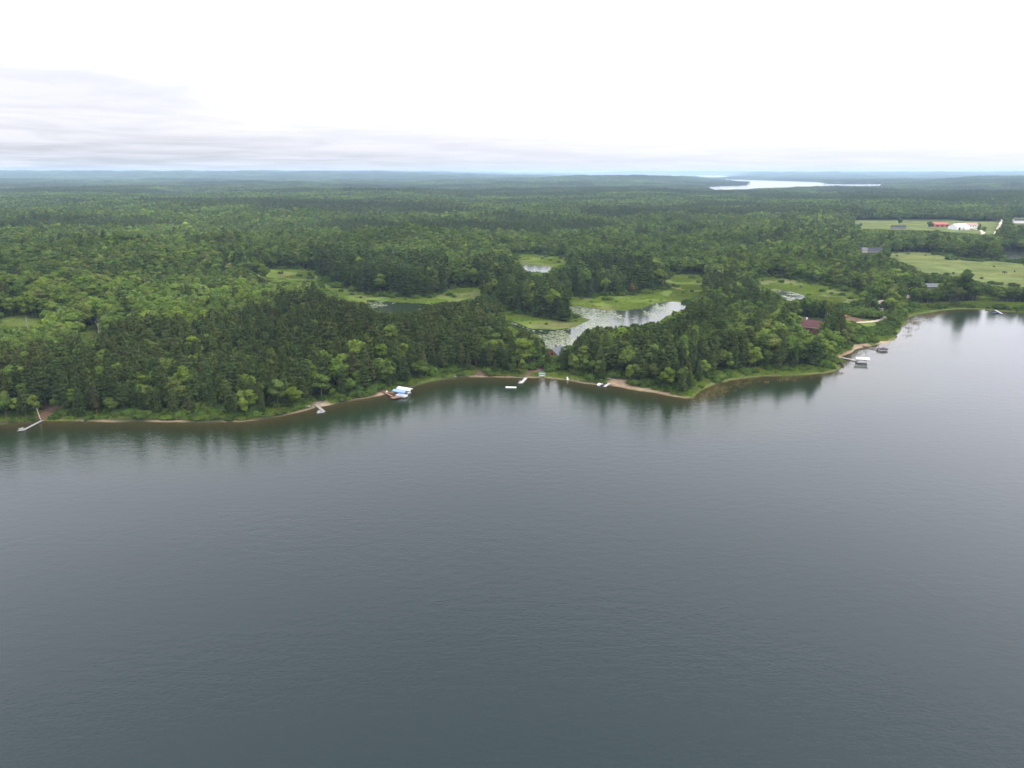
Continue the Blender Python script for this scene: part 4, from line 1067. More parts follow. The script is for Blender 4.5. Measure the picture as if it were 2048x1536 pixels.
# ------------------------------------------------------------------ boats
def arch_canopy(L, W, z, rise=.55, n=9, drop=.35):
    secs = []
    for x, k in ((-L/2, .82), (-L/2+.25, 1), (L/2-.25, 1), (L/2, .82)):
        row = []
        for i in range(n):
            a = -1+2*i/(n-1); row.append((x, a*W/2*k, z+rise*(1-a*a)*k))
        for i in range(n-1, -1, -1):
            a = -1+2*i/(n-1); row.append((x, a*(W/2-.04)*k, z-.05+rise*(1-a*a)*k-(drop if abs(a) == 1 else 0)))
        secs.append(row)
    return MB().loft(secs)
def boat_lift(label, px, py, rz, fab, L=7.6, W=3.4, zc=2.9, group=None, name='boat_lift'):
    x, y = at(px, py, 0); t = thing(name, label, 'boat lift', (x, y, 0), rz, group)
    for a in (-1, 1):
        for b in (-1, 1):
            MB().tube((a*L*.32, b*(W/2-.15), -1.6), (a*L*.32, b*(W/2-.15), zc), .06).build('post', M['post'], t)
        MB().box(a*L*.32-.06, a*L*.32+.06, -W/2+.1, W/2-.1, .12, .26).build('cradle_beam', M['post'], t)
        MB().tube((-L*.36, a*(W/2-.15), zc), (L*.36, a*(W/2-.15), zc), .05).build('rail', M['post'], t)
    arch_canopy(L, W, zc).build('canopy', fab, t, smooth=False)
    return t
def pontoon(label, px, py, rz, cov, L=6.4, W=2.5, z=.35, covered=True, rail=None):
    x, y = at(px, py, 0); t = thing('pontoon_boat', label, 'pontoon boat', (x, y, z), rz)
    for s_ in (-1, 1):
        c = s_*(W/2-.38)
        MB().tube((-L/2+.1, c, .05), (L/2-.9, c, .05), .31, n=10).tube((L/2-.9, c, .05), (L/2-.1, c, .2), .31, .06, 10).build('pontoon', M['alu'], t)
    MB().box(-L/2+.1, L/2-.35, -W/2, W/2, .38, .46).build('deck', M['greycover'], t)
    for s_ in (-1, 1): MB().box(-L/2+.5, L/2-.5, s_*W/2-.02, s_*W/2+.02, .47, 1.08).build('side_rail', rail or M['white'], t)
    MB().box(L/2-.54, L/2-.5, -W/2+.03, W/2-.03, .47, 1.08).build('front_rail', rail or M['white'], t)
    for a in (-L/2+1.0, L/2-1.3):
        for s_ in (-1, 1): MB().box(a-.6, a+.6, s_*(W/2-.42)-.32, s_*(W/2-.42)+.32, .465, .92).box(a-.6, a+.6, s_*(W/2-.12)-.06, s_*(W/2-.12)+.06, .92, 1.15).build('seat', M['cream'], t)
    MB().box(.1, .6, .35, .95, .465, 1.35).build('console', M['white'], t)
    MB().box(-L/2-.32, -L/2+.06, -.22, .22, .1, 1.1).tube((-L/2-.15, 0, .1), (-L/2-.15, 0, -.4), .1).build('outboard_motor', M['black'], t)
    if covered:
        secs = []
        for xx, k, zz in ((-L/2+.3, .9, 1.05), (-L/4, 1, 1.45), (L/8, 1, 1.5), (L/2-.6, .85, 1.12)):
            secs.append([(xx, -W/2*k-.03, .80), (xx, -W/2*k*.8, zz-.12), (xx, 0, zz), (xx, W/2*k*.8, zz-.12), (xx, W/2*k+.03, .80)])
        MB().loft(secs).build('cover', cov, t)
    return t
def hull_boat(name, label, cat, px, py, rz, m, inner, L=4.8, W=1.9, z=.05, motor=True, screen=True):
    x, y = at(px, py, 0); t = thing(name, label, cat, (x, y, z), rz)
    st = [(-.5, .92, 0), (-.25, 1, 0), (.1, 1, .02), (.32, .72, .08), (.44, .38, .18), (.5, .04, .26)]
    secs = []
    for u, w, dz in st:
        hw = W/2*w; secs.append([(u*L, -hw, .62+dz), (u*L, -hw*.82, .12+dz), (u*L, 0, -.12+dz), (u*L, hw*.82, .12+dz), (u*L, hw, .62+dz), (u*L, hw-.09 if hw > .1 else 0, .62+dz), (u*L, hw*.55, .26+dz), (u*L, -hw*.55, .26+dz), (u*L, -hw+.09 if hw > .1 else 0, .62+dz)])
    MB().loft(secs).build('hull', m, t)
    for u in (-.3, 0): MB().box(u*L-.2, u*L+.2, -W*.34, W*.34, .28, .5).build('seat', inner, t)
    if screen: MB().loft([[(.2*L, -W*.3, .7), (.2*L, W*.3, .7), (.16*L, W*.3, .7), (.16*L, -W*.3, .7)], [(.12*L, -W*.24, 1.1), (.12*L, W*.24, 1.1), (.1*L, W*.24, 1.1), (.1*L, -W*.24, 1.1)]]).build('windscreen', M['glass'], t)
    if motor: MB().box(-L/2-.32, -L/2+.02, -.18, .18, .35, 1.05).tube((-L/2-.15, 0, .35), (-L/2-.15, 0, -.4), .08).build('outboard_motor', M['black'], t)
    return t
RB = R(-28)
boat_lift('boat lift with long white canopy, the right one of the pair at the brown dock', 810, 787.5, RB, M['whitefabric'], L=8.6, W=3.3, zc=2.8)
pontoon('pontoon boat under the long white canopy at the brown dock', 810, 787.5, RB, M['greycover'])
boat_lift('boat lift with faded blue canopy, the left one of the pair at the brown dock', 800, 791.2, RB, M['bluefabric'], L=7.8, W=3.2, zc=2.5)
pontoon('boat under a pale blue cover beside the brown dock platform', 803.5, 794.2, RB, M['bluecover'], L=6.6, z=.3)
boat_lift('boat lift with white canopy at the end of the long white right-hand dock', 1723.5, 726, R(-12), M['whitefabric'], L=7.6, W=3.6, zc=2.9)
pontoon('grey pontoon boat under the white canopy on the right', 1723.5, 726, R(-12), M['greycover'], covered=False)
pontoon('dark maroon-covered boat at the end of the dark brown dock', 1765, 701, R(3), M['darkcover'], L=6.8, W=2.6, rail=M['darkcover'])
hull_boat('motor_boat', 'small grey covered boat behind the dark maroon-covered one', 'motor boat', 1764, 697, R(3), M['greycover'], M['greycover'], L=4.2, W=1.5)
hull_boat('motor_boat', 'white motor boat moored just left of the beach dock', 'motor boat', 1201, 769.5, R(52), M['white'], M['white'], L=4.4, W=2.2, motor=False)
hull_boat('jet_ski', 'small navy blue watercraft between the white boat and the beach dock', 'jet ski', 1205.5, 772.8, R(-70), M['navy'], M['black'], L=3.0, W=1.2, motor=False)
hull_boat('motor_boat', 'dark little boat moored at the far right pale dock', 'motor boat', 1991.5, 626.8, R(0), M['navy'], M['greycover'], L=5.6, W=2.2)
# swimming raft
x, y = at(1022, 774.5, .3); t = thing('swimming_raft', 'long white floating platform anchored off the cove', 'raft', (x, y, 0), R(-6))
MB().box(-2.9, 2.9, -.75, .75, .32, .42).build('deck', M['white'], t)
for s_ in (-1, 1): MB().tube((-2.7, s_*.45, .1), (2.7, s_*.45, .1), .22, n=8).build('float', M['alu'], t)
# picnic table (teal top, white frame)
x, y = at(1084, 751.5, .8); t = thing('shore_swing', 'teal canopied white garden swing seat on the grass below the cabin', 'swing seat', (x, y, gz(x, y)), R(3))
MB().box(-1.9, 1.9, -.9, .9, 1.95, 2.03).loft([[(-1.9, -.9, 2.03), (1.9, -.9, 2.03), (1.9, .9, 2.03), (-1.9, .9, 2.03)], [(-1.3, -.3, 2.3), (1.3, -.3, 2.3), (1.3, .3, 2.3), (-1.3, .3, 2.3)]]).build('canopy', M['teal'], t)
for a in (-1, 1):
    for b in (-1, 1): MB().tube((a*1.7, b*.85, 0), (a*1.6, b*.2, 1.95), .06).build('leg', M['white'], t)
MB().box(-1.3, 1.3, -.35, .3, .5, .62).build('seat', M['white'], t); MB().box(-1.3, 1.3, .3, .38, .62, 1.2).build('backrest', M['white'], t)
# white lawn chair, kayaks, bench, rowing boats on land
x, y = at(1135.5, 759.5, .3); t = thing('lawn_chair', 'white high-backed chair standing alone at the water edge', 'chair', (x, y, gz(x, y)), R(20))
MB().box(-.45, .45, -.4, .4, .40, .50).build('seat', M['white'], t); MB().loft([[(-.45, .34, .5), (.45, .34, .5), (.45, .42, .5), (-.45, .42, .5)], [(-.35, .7, 1.7), (.35, .7, 1.7), (.35, .77, 1.7), (-.35, .77, 1.7)]]).build('backrest', M['white'], t)
for a in (-1, 1):
    MB().box(a*.5-.06, a*.5+.06, -.45, .4, .72, .77).build('armrest', M['white'], t)
    for b in (-1, 1): MB().box(a*.42-.05, a*.42+.05, b*.36-.05, b*.36+.05, 0, .72).build('leg', M['white'], t)
def kayak(label, px, py, rz, m, L=4.2, W=.85):
    x, y = at(px, py, .6); t = thing('kayak', label, 'kayak', (x, y, gz(x, y)+.2), rz); secs = []
    for u, w, dz in ((-.5, .05, .3), (-.3, .7, .08), (0, 1, 0), (.3, .7, .08), (.5, .05, .3)):
        secs.append([(u*L, -W/2*w, .2+dz), (u*L, 0, -.1+dz), (u*L, W/2*w, .2+dz), (u*L, 0, .36+dz)])
    MB().loft(secs).build('hull', m, t); MB().box(-.4, .4, -.2, .2, .25, .40).build('cockpit', M['black'], t); return t
kayak('pale upturned canoe lying on the grass above the sandy beach', 1214, 759, R(-35), M['alu'], 5.4, .9)
kayak('pale green canoe lying on the lawn at the far right shore', 2011.5, 617, R(0), M['cream'], 4.4, 1.0)
kayak('dull green rowing boat drawn up right of the small left dock', 647, 804.5, R(8), M['greywall'], 4.0, 1.1)
x, y = at(615, 812, .8); t = thing('wooden_landing', 'grey wooden landing lying on the bank left of the small dock', 'landing', (x, y, gz(x, y)), R(-14))
mb = MB()
for i in range(9): mb.box(-1.5, 1.5, -1.0+i*.23, -.80+i*.23, .42, .48)
mb.build('decking', M['greywood'], t, kind='stuff')
for a in (-1, 1): MB().box(a*1.3-.06, a*1.3+.06, -1, 1, .1, .418).build('beam', M['greywood'], t)
# brown dock's upper deck
x, y = at(766, 781, 1); t = thing('shore_deck', 'small plank terrace with rail at the head of the brown dock', 'terrace', (x, y, gz(x, y)), R(-20)); mb = MB()
for i in range(12): mb.box(-2.4+i*.4, -2.03+i*.4, -1.6, 1.6, .3, .36)
mb.build('decking', M['brownwood'], t, kind='stuff')
for a in (-2.3, 0, 2.3): MB().box(a-.05, a+.05, 1.5, 1.6, .361, 1.25).build('post', M['brownwood'], t)
MB().box(-2.4, 2.4, 1.5, 1.6, 1.251, 1.33).build('rail', M['brownwood'], t)
x, y = at(773.5, 783.5, 1); t = thing('storage_box', 'small white box standing on the head of the brown dock', 'box', (x, y, .72)); MB().box(-.4, .4, -.3, .3, 0, .55).build('case', M['white'], t); MB().box(-.43, .43, -.33, .33, .551, .63).build('lid', M['white'], t)

# ------------------------------------------------------------------ buildings
def window(parent, x, y, z, w, h, nx, ny, trim):
    """window on a wall whose outward normal is (nx, ny)"""
    tx, ty = -ny, nx
    def slab(u0, u1, z0, z1, d0, d1, m, nm, par):
        P = [(x+tx*u0+nx*d0, y+ty*u0+ny*d0), (x+tx*u1+nx*d0, y+ty*u1+ny*d0), (x+tx*u1+nx*d1, y+ty*u1+ny*d1), (x+tx*u0+nx*d1, y+ty*u0+ny*d1)]
        return MB().loft([[(a, b, z0) for a, b in P], [(a, b, z1) for a, b in P]]).build(nm, m, par)
    f = slab(-w/2-.1, w/2+.1, z-h/2-.1, z+h/2+.1, .003, .05, trim, 'window', parent)
    slab(-w/2, w/2, z-h/2, z+h/2, .04, .062, M['glass'], 'pane', f)
def gable(name, label, px, py, rz, L, W, hw, hr, wallm, roofm, trim, cat='house', wins=(), doors=(), chim=None, over=.6, pz=0, group=None):
    x, y = at(px, py, pz); z = gz(x, y); t = thing(name, label, cat, (x, y, z), rz, group)
    MB().loft([[(-L/2, -W/2, -1), (-L/2, W/2, -1), (-L/2, W/2, hw), (-L/2, 0, hw+hr), (-L/2, -W/2, hw)], [(L/2, -W/2, -1), (L/2, W/2, -1), (L/2, W/2, hw), (L/2, 0, hw+hr), (L/2, -W/2, hw)]]).build('wall', wallm, t)
    sl = math.hypot(W/2, hr); e = over; k = hr/(W/2)
    for s_ in (-1, 1):
        y0, z0 = s_*(W/2+e), hw-k*e+.05; y1, z1 = 0, hw+hr+.05
        rf = MB().loft([[(-L/2-e, y0, z0), (-L/2-e, y1, z1), (-L/2-e, y1, z1+.18), (-L/2-e, y0, z0+.18)], [(L/2+e, y0, z0), (L/2+e, y1, z1), (L/2+e, y1, z1+.18), (L/2+e, y0, z0+.18)]]).build('roof', roofm, t)
        MB().box(-L/2-e, L/2+e, y0-.03 if s_ < 0 else y0-.0, y0 if s_ < 0 else y0+.03, z0-.12, z0+.15).build('eaves_board', trim, t)
    for (u, v, zz, w, h, side) in wins:
        if side == 'f': window(t, u, -W/2, zz, w, h, 0, -1, trim)
        elif side == 'b': window(t, u, W/2, zz, w, h, 0, 1, trim)
        elif side == 'r': window(t, L/2, v, zz, w, h, 1, 0, trim)
        else: window(t, -L/2, v, zz, w, h, -1, 0, trim)
    for (u, v, w, h, side) in doors:
        if side == 'f': MB().box(u-w/2, u+w/2, -W/2-.08, -W/2-.003, 0, h).build('door', trim, t)
        elif side == 'r': MB().box(L/2+.003, L/2+.08, v-w/2, v+w/2, 0, h).build('door', trim, t)
    if chim: MB().box(chim[0]-.45, chim[0]+.45, chim[1]-.45, chim[1]+.45, hw, hw+hr+1.1).box(chim[0]-.52, chim[0]+.52, chim[1]-.52, chim[1]+.52, hw+hr+1.101, hw+hr+1.25).build('chimney', M['stone'] if len(chim) < 3 else chim[2], t)
    return t
# the maroon-roofed log house: long roof with its gable towards the lake
h = gable('log_house', 'long reddish log house with maroon roof and gable facing the lake', 1615, 668, R(-33), 15, 9, 4.6, 3.6, M['log'], M['redroof'], M['cream'],
      wins=[(-5, 0, 2.2, 1.4, 1.2, 'f'), (-1.5, 0, 2.2, 1.4, 1.2, 'f'), (3, 0, 2.2, 1.6, 1.2, 'f'), (6.2, 0, 2.2, 1.2, 1.2, 'f'), (0, -2.6, 3.6, 2.2, 1.5, 'r'), (0, 0, 3.6, 2.2, 1.5, 'r'), (0, 2.6, 3.6, 2.2, 1.5, 'r'), (0, 0, 6.2, 1.6, 1.2, 'r')],
      doors=[(1, 0, 1.0, 2.1, 'f')], chim=(-2, 1.6, M['white']), over=.9)
MB().loft([[(7.52, -5, 2.75), (7.52, 5, 2.75), (7.52, 5, 2.9), (7.52, -5, 2.9)], [(11.4, -5, 1.9), (11.4, 5, 1.9), (11.4, 5, 2.05), (11.4, -5, 2.05)]]).build('porch_roof', M['redroof'], h)
MB().box(7.53, 11.2, -4.8, 4.8, -.6, .15).build('porch_floor', M['cream'], h)
for v in (-4.7, -1.6, 1.6, 4.7): MB().box(11.0, 11.18, v-.09, v+.09, .151, 1.95).build('porch_post', M['cream'], h)
gable('log_wing', 'lower maroon-roofed wing set behind the long log house', 1594, 656, R(-20), 11, 7, 3.4, 2.4, M['log'], M['redroof'], M['darkwood'], wins=[(-3, 0, 1.8, 1.2, 1.1, 'f'), (2.5, 0, 1.8, 1.2, 1.1, 'f')], chim=None)
# cabin
h = gable('cabin', 'grey-roofed cabin with rusty brown gable among the pines above the cove', 1112, 721, R(62), 12, 8.5, 4.2, 3.4, M['rust'], M['greyroof'], M['darkwood'],
      wins=[(0, -2, 2.0, 1.3, 1.2, 'l'), (0, 2, 2.0, 1.3, 1.2, 'l'), (0, 0, 5.0, 1.4, 1.2, 'l'), (-3, 0, 2, 1.2, 1.1, 'f'), (2, 0, 2, 1.2, 1.1, 'f')], chim=(1.5, .8))
gable('cabin_wing', 'small grey-roofed side wing at the right of the rusty cabin', 1124, 717, R(-12), 7, 6, 3.6, 2.2, M['rust'], M['greyroof'], M['darkwood'], wins=[(0, 0, 2, 1.2, 1.1, 'f')])
gable('hidden_house', 'salmon-roofed house almost hidden by trees above the sandy beach', 1287.5, 716, R(80), 9, 7.5, 4.2, 3.6, M['beigewall'], M['pinkroof'], M['cream'], wins=[(0, 0, 4.6, 1.2, 1.1, 'l')], chim=None)
gable('grey_shed', 'long low building with blue-grey roof beyond the gravel drive', 1861, 582, R(-2), 17, 8, 3.0, 2.2, M['greywall'], M['greyroof'], M['cream'], 'shed', wins=[(-5, 0, 1.6, 1.2, 1, 'f'), (0, 0, 1.6, 1.2, 1, 'f'), (5, 0, 1.6, 1.2, 1, 'f')])
# farm
gable('dark_barn', 'long dark low barn at the edge of the hayfield', 1742, 508, R(-3), 27, 9, 4.0, 2.5, M['greywall'], M['darkroof'], M['greywall'], 'barn', doors=[(-6, 0, 3, 3, 'f'), (4, 0, 3, 3, 'f')])
gable('lean_to', 'pale grey shed against the left end of the dark barn', 1726.5, 508, R(-3), 7, 8, 4.4, 2.2, M['beigewall'], M['greyroof'], M['cream'], 'shed')
gable('red_roof_barn', 'open pole barn with long faded red roof', 1876, 455.5, R(-1), 36, 12, 4.6, 3.4, M['darkroof'], M['brightred'], M['brightred'], 'barn', doors=[(-10, 0, 5, 3.4, 'f'), (0, 0, 5, 3.4, 'f'), (10, 0, 5, 3.4, 'f')])
gable('small_grey_barn', 'dark low shed left of the red-roofed barn', 1796, 459.5, R(0), 26, 10, 3.8, 2.8, M['greywall'], M['darkroof'], M['greywall'], 'shed', doors=[(-5, 0, 4, 3, 'f')])
h = gable('white_barn', 'big white metal barn with dark doorway on the farm', 1916, 461, R(18), 30, 22, 5.5, 5.5, M['whitemetal'], M['whitemetal'], M['white'], 'barn', wins=[(6, 0, 3, 1.5, 1.2, 'f'), (10, 0, 3, 1.5, 1.2, 'f')])
MB().box(-12, -7.5, -11.12, -11.01, 0, 4.6).build('barn_door', M['black'], h)
h = gable('farm_house', 'white farmhouse with pinkish roof right of the white barn', 1939, 458, R(0), 24, 12, 6.0, 4.0, M['whitemetal'], M['pinkroof'], M['white'], wins=[(-8, 0, 4, 2, 1.6, 'f'), (-3, 0, 4, 2, 1.6, 'f'), (3, 0, 4, 2, 1.6, 'f'), (8, 0, 4, 2, 1.6, 'f')], chim=(4, 0, M['log']))
gable('white_shed', 'small white shed between the white barn and farmhouse', 1932, 462, R(5), 9, 7, 3.4, 2, M['whitemetal'], M['whitemetal'], M['white'], 'shed')
gable('long_white_barn', 'long white barn with charcoal roof at the right edge', 2050, 449, R(3), 60, 15, 5.0, 3.8, M['whitemetal'], M['darkroof'], M['white'], 'barn', doors=[(-15, 0, 5, 3.6, 'f'), (0, 0, 5, 3.6, 'f')])
# cars
def car(label, px, py, rz, m, cat='car', L=4.6, W=1.8, hh=1.5, name='parked_car'):
    x, y = at(px, py, 1); t = thing(name, label, cat, (x, y, gz(x, y)+.05), rz)
    pr = [(-.5, .35), (-.5, .85), (-.47, .95), (-.28, hh*.98), (.12, hh), (.27, .98), (.48, .82), (.5, .4)] if cat == 'car' else [(-.5, .35), (-.5, hh*.97), (-.45, hh), (.28, hh), (.40, 1.15), (.5, 1.0), (.5, .4)]
    MB().loft([[(u*L, -W/2, z) for u, z in pr], [(u*L, W/2, z) for u, z in pr]]).build('body', m, t)
    for s_ in (-1, 1):
        MB().box(-.28*L, .1*L, s_*W/2-.012, s_*W/2+.012, hh*.68, hh*.9).build('side_window', M['glass'], t)
        for a in (-.32, .32): MB().tube((a*L, s_*(W/2-.2), .33), (a*L, s_*(W/2+.02), .33), .33, n=12).build('wheel', M['black'], t)
    return t
car('white car parked at the left corner of the hayfield', 1769.5, 510.5, R(5), M['white'], L=6.5, W=2.2, hh=1.9)
car('white car by the trees at the bend of the gravel drive', 1824.5, 580, R(80), M['white'])
car('small dark red vehicle parked on the bare patch by the drive', 1692, 638, R(15), M['brightred'], L=3.4, W=1.6, hh=1.5)
# cattle on the hayfield
def cow(label, px, py, rz, k=1.0):
    x, y = at(px, py, 0); o = thing('cow', label, 'cow', (x, y, gz(x, y)), rz, 'dark cattle grazing on the hayfield'); o.scale = (k, k, k)
    me = bpy.data.meshes.new('body')
    vs = [(-.75, 0, 1.15), (-.2, 0, 1.12), (.45, 0, 1.18), (.85, 0, 1.2), (1.15, 0, .85), (1.35, 0, .5),
          (-.8, .25, 1.0), (-.72, .25, .55), (-.78, .25, 0), (-.8, -.25, 1.0), (-.72, -.25, .55), (-.78, -.25, 0),
          (.55, .25, .95), (.55, .25, .5), (.55, .25, 0), (.55, -.25, .95), (.55, -.25, .5), (.55, -.25, 0), (-1.05, 0, 1.1), (-1.1, 0, .5)]
    ed = [(0, 1), (1, 2), (2, 3), (3, 4), (4, 5), (0, 6), (6, 7), (7, 8), (0, 9), (9, 10), (10, 11), (2, 12), (12, 13), (13, 14), (2, 15), (15, 16), (16, 17), (0, 18), (18, 19)]
    rad = [.36, .42, .38, .26, .17, .11, .2, .1, .07, .2, .1, .07, .18, .1, .07, .18, .1, .07, .05, .03]
    me.from_pydata(vs, ed, []); b = link('body', me, o); me.materials.append(M['hay'])
    b.modifiers.new('skin', 'SKIN')
    if not me.skin_vertices: 
        bpy.context.view_layer.objects.active = b
    for i, q in enumerate(rad):
        if me.skin_vertices: me.skin_vertices[0].data[i].radius = (q, q)
    b.modifiers.new('sub', 'SUBSURF').levels = 1
    return o
for i, (px, py, rz, lb) in enumerate([(1850, 515.5, 20, 'dark cow grazing alone near the upper edge of the hayfield'), (1987, 538.5, 100, 'dark cow standing alone high on the right of the hayfield'),
        (2006, 550, 10, 'dark cow in the small herd low on the hayfield, leftmost'), (2009.5, 550.6, 170, 'dark cow in the middle of the small herd on the hayfield'), (2028, 548.5, 60, 'dark cow grazing right of the small herd on the hayfield')]):
    cow(lb, px, py, R(rz), 1.5)
# shore stones
x0 = [at(px, py, 0) for px, py in ((905, 754.5), (915, 754), (926, 753.8), (940, 753.5), (952, 752.5), (962, 752), (970, 752.3), (1146, 760.3), (1160, 763), (150, 842.5), (160, 842.3))]
stm = []
for j in range(3):
    b = MB(); n = 7; secs = []
    for zz, k in ((-.2, .8), (.15, 1), (.42, .75), (.55, .3)):
        secs.append([(math.cos(i*6.283/n)*k*(.6+.25*random.random()), math.sin(i*6.283/n)*k*(.5+.2*random.random()), zz) for i in range(n)])
    stm.append(b.loft(secs))
for i, (a, b) in enumerate(x0):
    wh = 'grassy bank of the cove' if i < 7 else ('water edge right of the white chair' if i < 9 else 'left shore right of the long grey dock')
    t = stm[i % 3].build('boulder', M['stone']); t.location = (a, b, gz(a, b)+.0); t.rotation_euler = (0, 0, i); t.scale = (random.uniform(.7, 1.3), random.uniform(.6, 1.1), random.uniform(.6, .9)); t.location.x += random.uniform(-1.5, 1.5)
    tag(t, 'pale grey boulder lying at the '+wh, 'boulder', 'boulders at the '+wh)

# ------------------------------------------------------------------ grass, reeds, lily leaves
def tuft_mesh(name, n, rad, hmin, hmax, w, m, rng, lean=.3):
    a = rng.uniform(0, 6.283, n); q = rad*np.sqrt(rng.random(n)); x, y = q*np.cos(a), q*np.sin(a)
    h = rng.uniform(hmin, hmax, n); b = rng.uniform(0, 6.283, n); dx, dy = np.cos(b)*w/2, np.sin(b)*w/2
    lx_, ly_ = rng.normal(size=n)*lean*h, rng.normal(size=n)*lean*h
    V = np.stack([np.stack([x-dx, y-dy, 0*x-.1], 1), np.stack([x+dx, y+dy, 0*x-.1], 1), np.stack([x+lx_, y+ly_, h], 1)], 1).reshape(-1, 3)
    return npmesh(name, V, np.arange(3*n).reshape(-1, 3), [m], fattr={'tint': rng.random(n)})
rng = np.random.default_rng(9)
tm_ = [tuft_mesh('grass_tuft', 90, 1.5, .3, .95, .22, M['grassblade'], rng) for _ in range(3)]
gx_, gy_ = jgrid(-420, 560, 275, 620, 1.9, rng)
v, px, py = in_view(gx_, gy_, 0*gx_, 20); gx_, gy_ = gx_[v], gy_[v]; dl = -sdf(LAKE, gx_, gy_)
sg = np.maximum.reduce([sdf(P, gx_, gy_) for P in SHOREGRASS]); sn = np.maximum.reduce([sdf(P, gx_, gy_) for P in SAND+DIRT])
s_ = (dl > 1.6+1.5*fbm(gx_, gy_, 7, 2)) & ((dl < 15) | (sg > 0)) & (sn < -.5) & (road_dist(gx_, gy_) > 1.2)
gx_, gy_ = gx_[s_], gy_[s_]; n = len(gx_); gzz = height(gx_, gy_)
k = rng.uniform(.6, 1.25, n)*(.55+.9*fbm(gx_, gy_, 18, 6))
scatter('shore_grass', np.stack([gx_, gy_, gzz], 1), np.stack([0*gx_, 0*gx_, rng.uniform(0, 6.28, n)], 1), np.stack([1+0*k, 1+0*k, k], 1), rng.integers(0, 3, n), tm_, label='tall green grass along the lake shore')
mx_, my_ = jgrid(-520, 700, 540, 1150, 2.6, rng)
mi_ = np.maximum.reduce([cover([P], mx_, my_, 2, 3)-.5 for P in MARSH+FIELD[4:7]]); pd_ = np.maximum.reduce([sdf(P, mx_, my_) for P in PONDS])
s_ = (mi_ > -.2) & (pd_ < -.5) & (fbm(mx_, my_, 16, 21, 3) > .47) & (road_dist(mx_, my_) > 1); mx_, my_ = mx_[s_], my_[s_]; n = len(mx_)
k = rng.uniform(.7, 1.9, n)*(.4+1.2*fbm(mx_, my_, 25, 27, 3))
scatter('marsh_grass', np.stack([mx_, my_, height(mx_, my_)], 1), np.stack([0*mx_, 0*mx_, rng.uniform(0, 6.28, n)], 1), np.stack([1.3+0*k, 1.3+0*k, k*.55], 1), rng.integers(0, 3, n), tm_, label='tussocky green grass covering the marsh meadows')
rm_ = [tuft_mesh('reed_tuft', 16, 1.2, .7, 1.5, .09, M['reed'], rng, .12) for _ in range(3)]
RZ = [poly((1385, 800), (1395, 775), (1440, 764), (1520, 756), (1500, 775), (1440, 800), (1400, 812)), poly((1795, 690), (1808, 655), (1818, 636), (1850, 626), (1900, 621), (1890, 634), (1850, 645), (1835, 665), (1815, 680)), poly((1500, 758), (1660, 748), (1690, 740), (1700, 748), (1600, 765), (1520, 770)), poly((1672, 722), (1740, 698), (1748, 702), (1700, 722), (1690, 735), (1676, 740))]
rx_, ry_ = jgrid(60, 420, 340, 640, 1.7, rng); dl = -sdf(LAKE, rx_, ry_); zr = np.maximum.reduce([sdf(P, rx_, ry_) for P in RZ])
pr = np.clip(zr/8, 0, 1)*np.clip((fbm(rx_, ry_, 9, 12)-.36)*3.4, 0, 1)*np.clip(1.2+dl/22, .05, 1)
s_ = (zr > 0) & (dl < 1) & (rng.random(len(rx_)) < pr); rx_, ry_ = rx_[s_], ry_[s_]; n = len(rx_); k = rng.uniform(.7, 1.2, n)
scatter('reeds', np.stack([rx_, ry_, 0*rx_-.05], 1), np.stack([0*rx_, 0*rx_, rng.uniform(0, 6.28, n)], 1), np.stack([k, k, k], 1), rng.integers(0, 3, n), rm_, label='sparse brown reeds standing in the shallow water')
# lily leaves: mats of small flat leaves
def pads(name, P, seed, dens, sp, label):
    rng = np.random.default_rng(seed); a, b = P.min(0), P.max(0)
    X_, Y_ = jgrid(a[0], b[0], a[1], b[1], sp, rng); s_ = sdf(P, X_, Y_) > .6; X_, Y_ = X_[s_], Y_[s_]
    d = dens(X_, Y_); s_ = rng.random(len(X_)) < d; X_, Y_ = X_[s_], Y_[s_]; n = len(X_)
    if not n: return
    r = rng.uniform(.45, 1.0, n)*sp*.72; k = 7; t = np.arange(k)*2*np.pi/k
    q = r[:, None]*rng.uniform(.7, 1.15, (n, k)); ax = rng.uniform(1, 1.7, n)[:, None]
    zz = .075+rng.uniform(0, .03, n)
    V = np.stack([X_[:, None]+q*np.cos(t)*ax, Y_[:, None]+q*np.sin(t), np.repeat(zz[:, None], k, 1)], 2).reshape(-1, 3)
    base = np.arange(n)[:, None]*k; F = (base+np.arange(k)[None, :])
    tv = np.clip(rng.normal(.5, .2, n), 0, 1)
    me = npmesh(name, V, F, [M['pad']], fattr={'tint': tv, 'tree': np.clip(fbm(X_, Y_, 12, 3)*1.2-.1, 0, .99)})
    link(name, me, kind='stuff', label=label)
def d1(X_, Y_):
    px, py, _ = proj(X_, Y_, 0*X_); n_ = fbm(X_, Y_*.45, 16, 61, 4)
    left = np.clip((1260-px)/150, 0, 1)*.55+.05; left = left+np.where((py > 652), -.10, .05)
    lead = np.abs(fbm(X_, Y_*.4, 26, 71, 3)-.5) > .05
    return np.clip((n_-.55+left)*5, 0.03, .93)*np.where(lead, 1, .15)
pads('lily_leaves', POND1, 1, d1, 1.5, 'pale green mats of lily leaves on the large marsh pond')
pads('lily_leaves', POND2, 2, lambda X_, Y_: np.clip((fbm(X_, Y_*.5, 14, 62, 4)-.50)*6, 0, .8), 1.5, 'mats of lily leaves on the dark left marsh pond')
pads('lily_leaves', POND4, 4, lambda X_, Y_: np.clip((fbm(X_, Y_, 8, 63, 3)-.42)*5, 0, .9), 1.5, 'lily leaves and weed on the small right marsh pond')

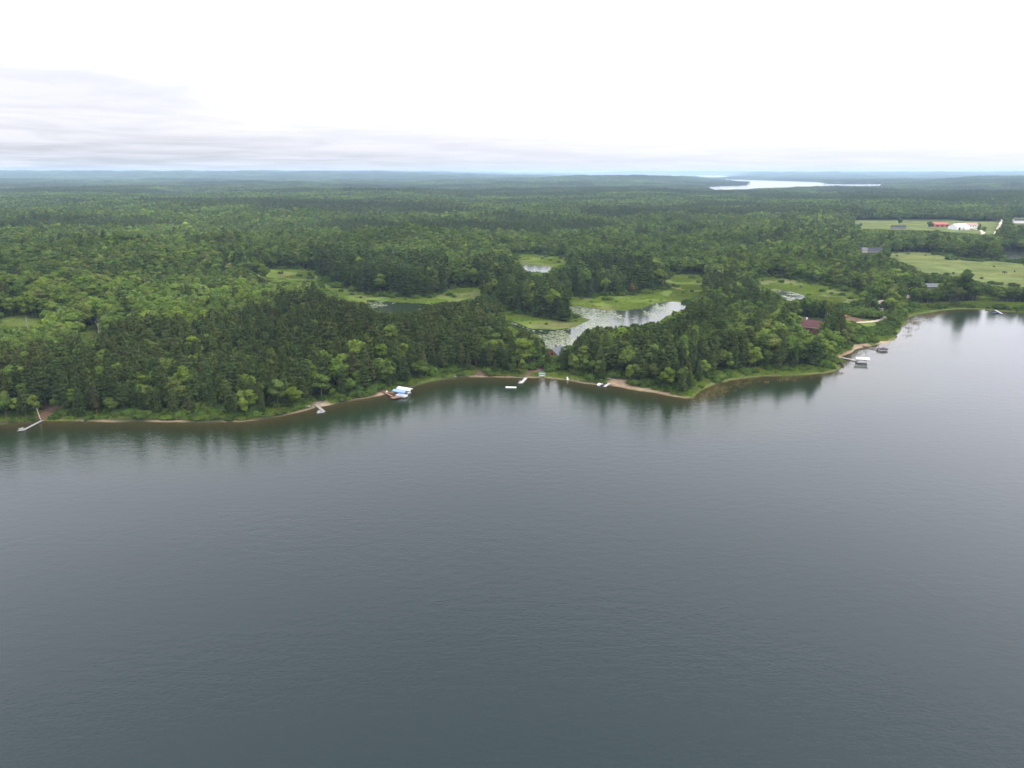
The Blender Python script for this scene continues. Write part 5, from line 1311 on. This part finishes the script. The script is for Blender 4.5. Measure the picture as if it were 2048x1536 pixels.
oak = PROTO['leaf']
for px, py, h, r, lb in ((1798, 452, 1.1, 1.4, 'round green tree standing right behind the dark low farm shed'), (1859, 457, .8, 1.5, 'round tree left of the red-roofed barn'), (1872, 470, .6, 1.5, 'low round tree below the red-roofed barn'),
        (1956, 470, 1.3, .7, 'dark narrow tree right of the farmhouse'), (1966, 468, 1.0, .9, 'second dark tree right of the farmhouse, beside the yard track'), (1720, 458, .7, .8, 'small lone tree on the left of the farm field'),
        (1848, 470, .55, 1.5, 'low spreading tree below the farm field left of centre'), (1130, 640, 1.1, 1.5, 'big full tree at the right tip of the marsh island'), (1818, 566, 1.25, 1.5, 'large round tree at the lower left corner of the hayfield'),
        (1925, 600, 1.5, 1.8, 'large dark round tree above the far shore between field and lake'), (1902, 598, 1.35, 1.6, 'tall dark tree left of the large round one above the far shore'), (1946, 602, 1.15, 1.5, 'upright tree right of the large round one above the far shore')):
    special('broadleaf_tree' if px != 1130 else 'white_pine_tree', oak[int(px) % 4] if px != 1130 else PROTO['wpine'][0], px, py, h, r, lb, 'broadleaf tree' if px != 1130 else 'pine')

# standing dead trees scattered through the leafy wood
rng = np.random.default_rng(41); k = 0
for px, py in [(60, 700), (118, 742), (205, 705), (262, 668), (290, 628), (410, 615), (445, 690), (520, 668), (498, 640), (366, 668), (232, 625), (90, 610), (505, 705), (612, 655)]:
    special('dead_tree', deadm[k % 3], px+rng.uniform(-6, 6), py, rng.uniform(1.0, 1.4), rng.uniform(.8, 1.2), 'bare grey dead tree standing among the leafy crowns left of the marsh', 'dead tree', lean=rng.normal(0, .07), group='bare dead trees in the left wood'); k += 1

for px, py, h, r, lb in ((1124, 738, .56, .9, 'layered pine standing close before the right half of the grey-roofed cabin'), (1096, 736, .50, .9, 'layered pine standing close before the left corner of the rusty cabin'),
        (1606, 690, .42, .9, 'young pine in front of the long maroon-roofed house'), (1590, 684, .45, .9, 'young pine before the left end of the maroon-roofed house')):
    special('white_pine_tree', PROTO['wpine'][int(px) % 3], px, py, h, r*.85, lb, 'pine')
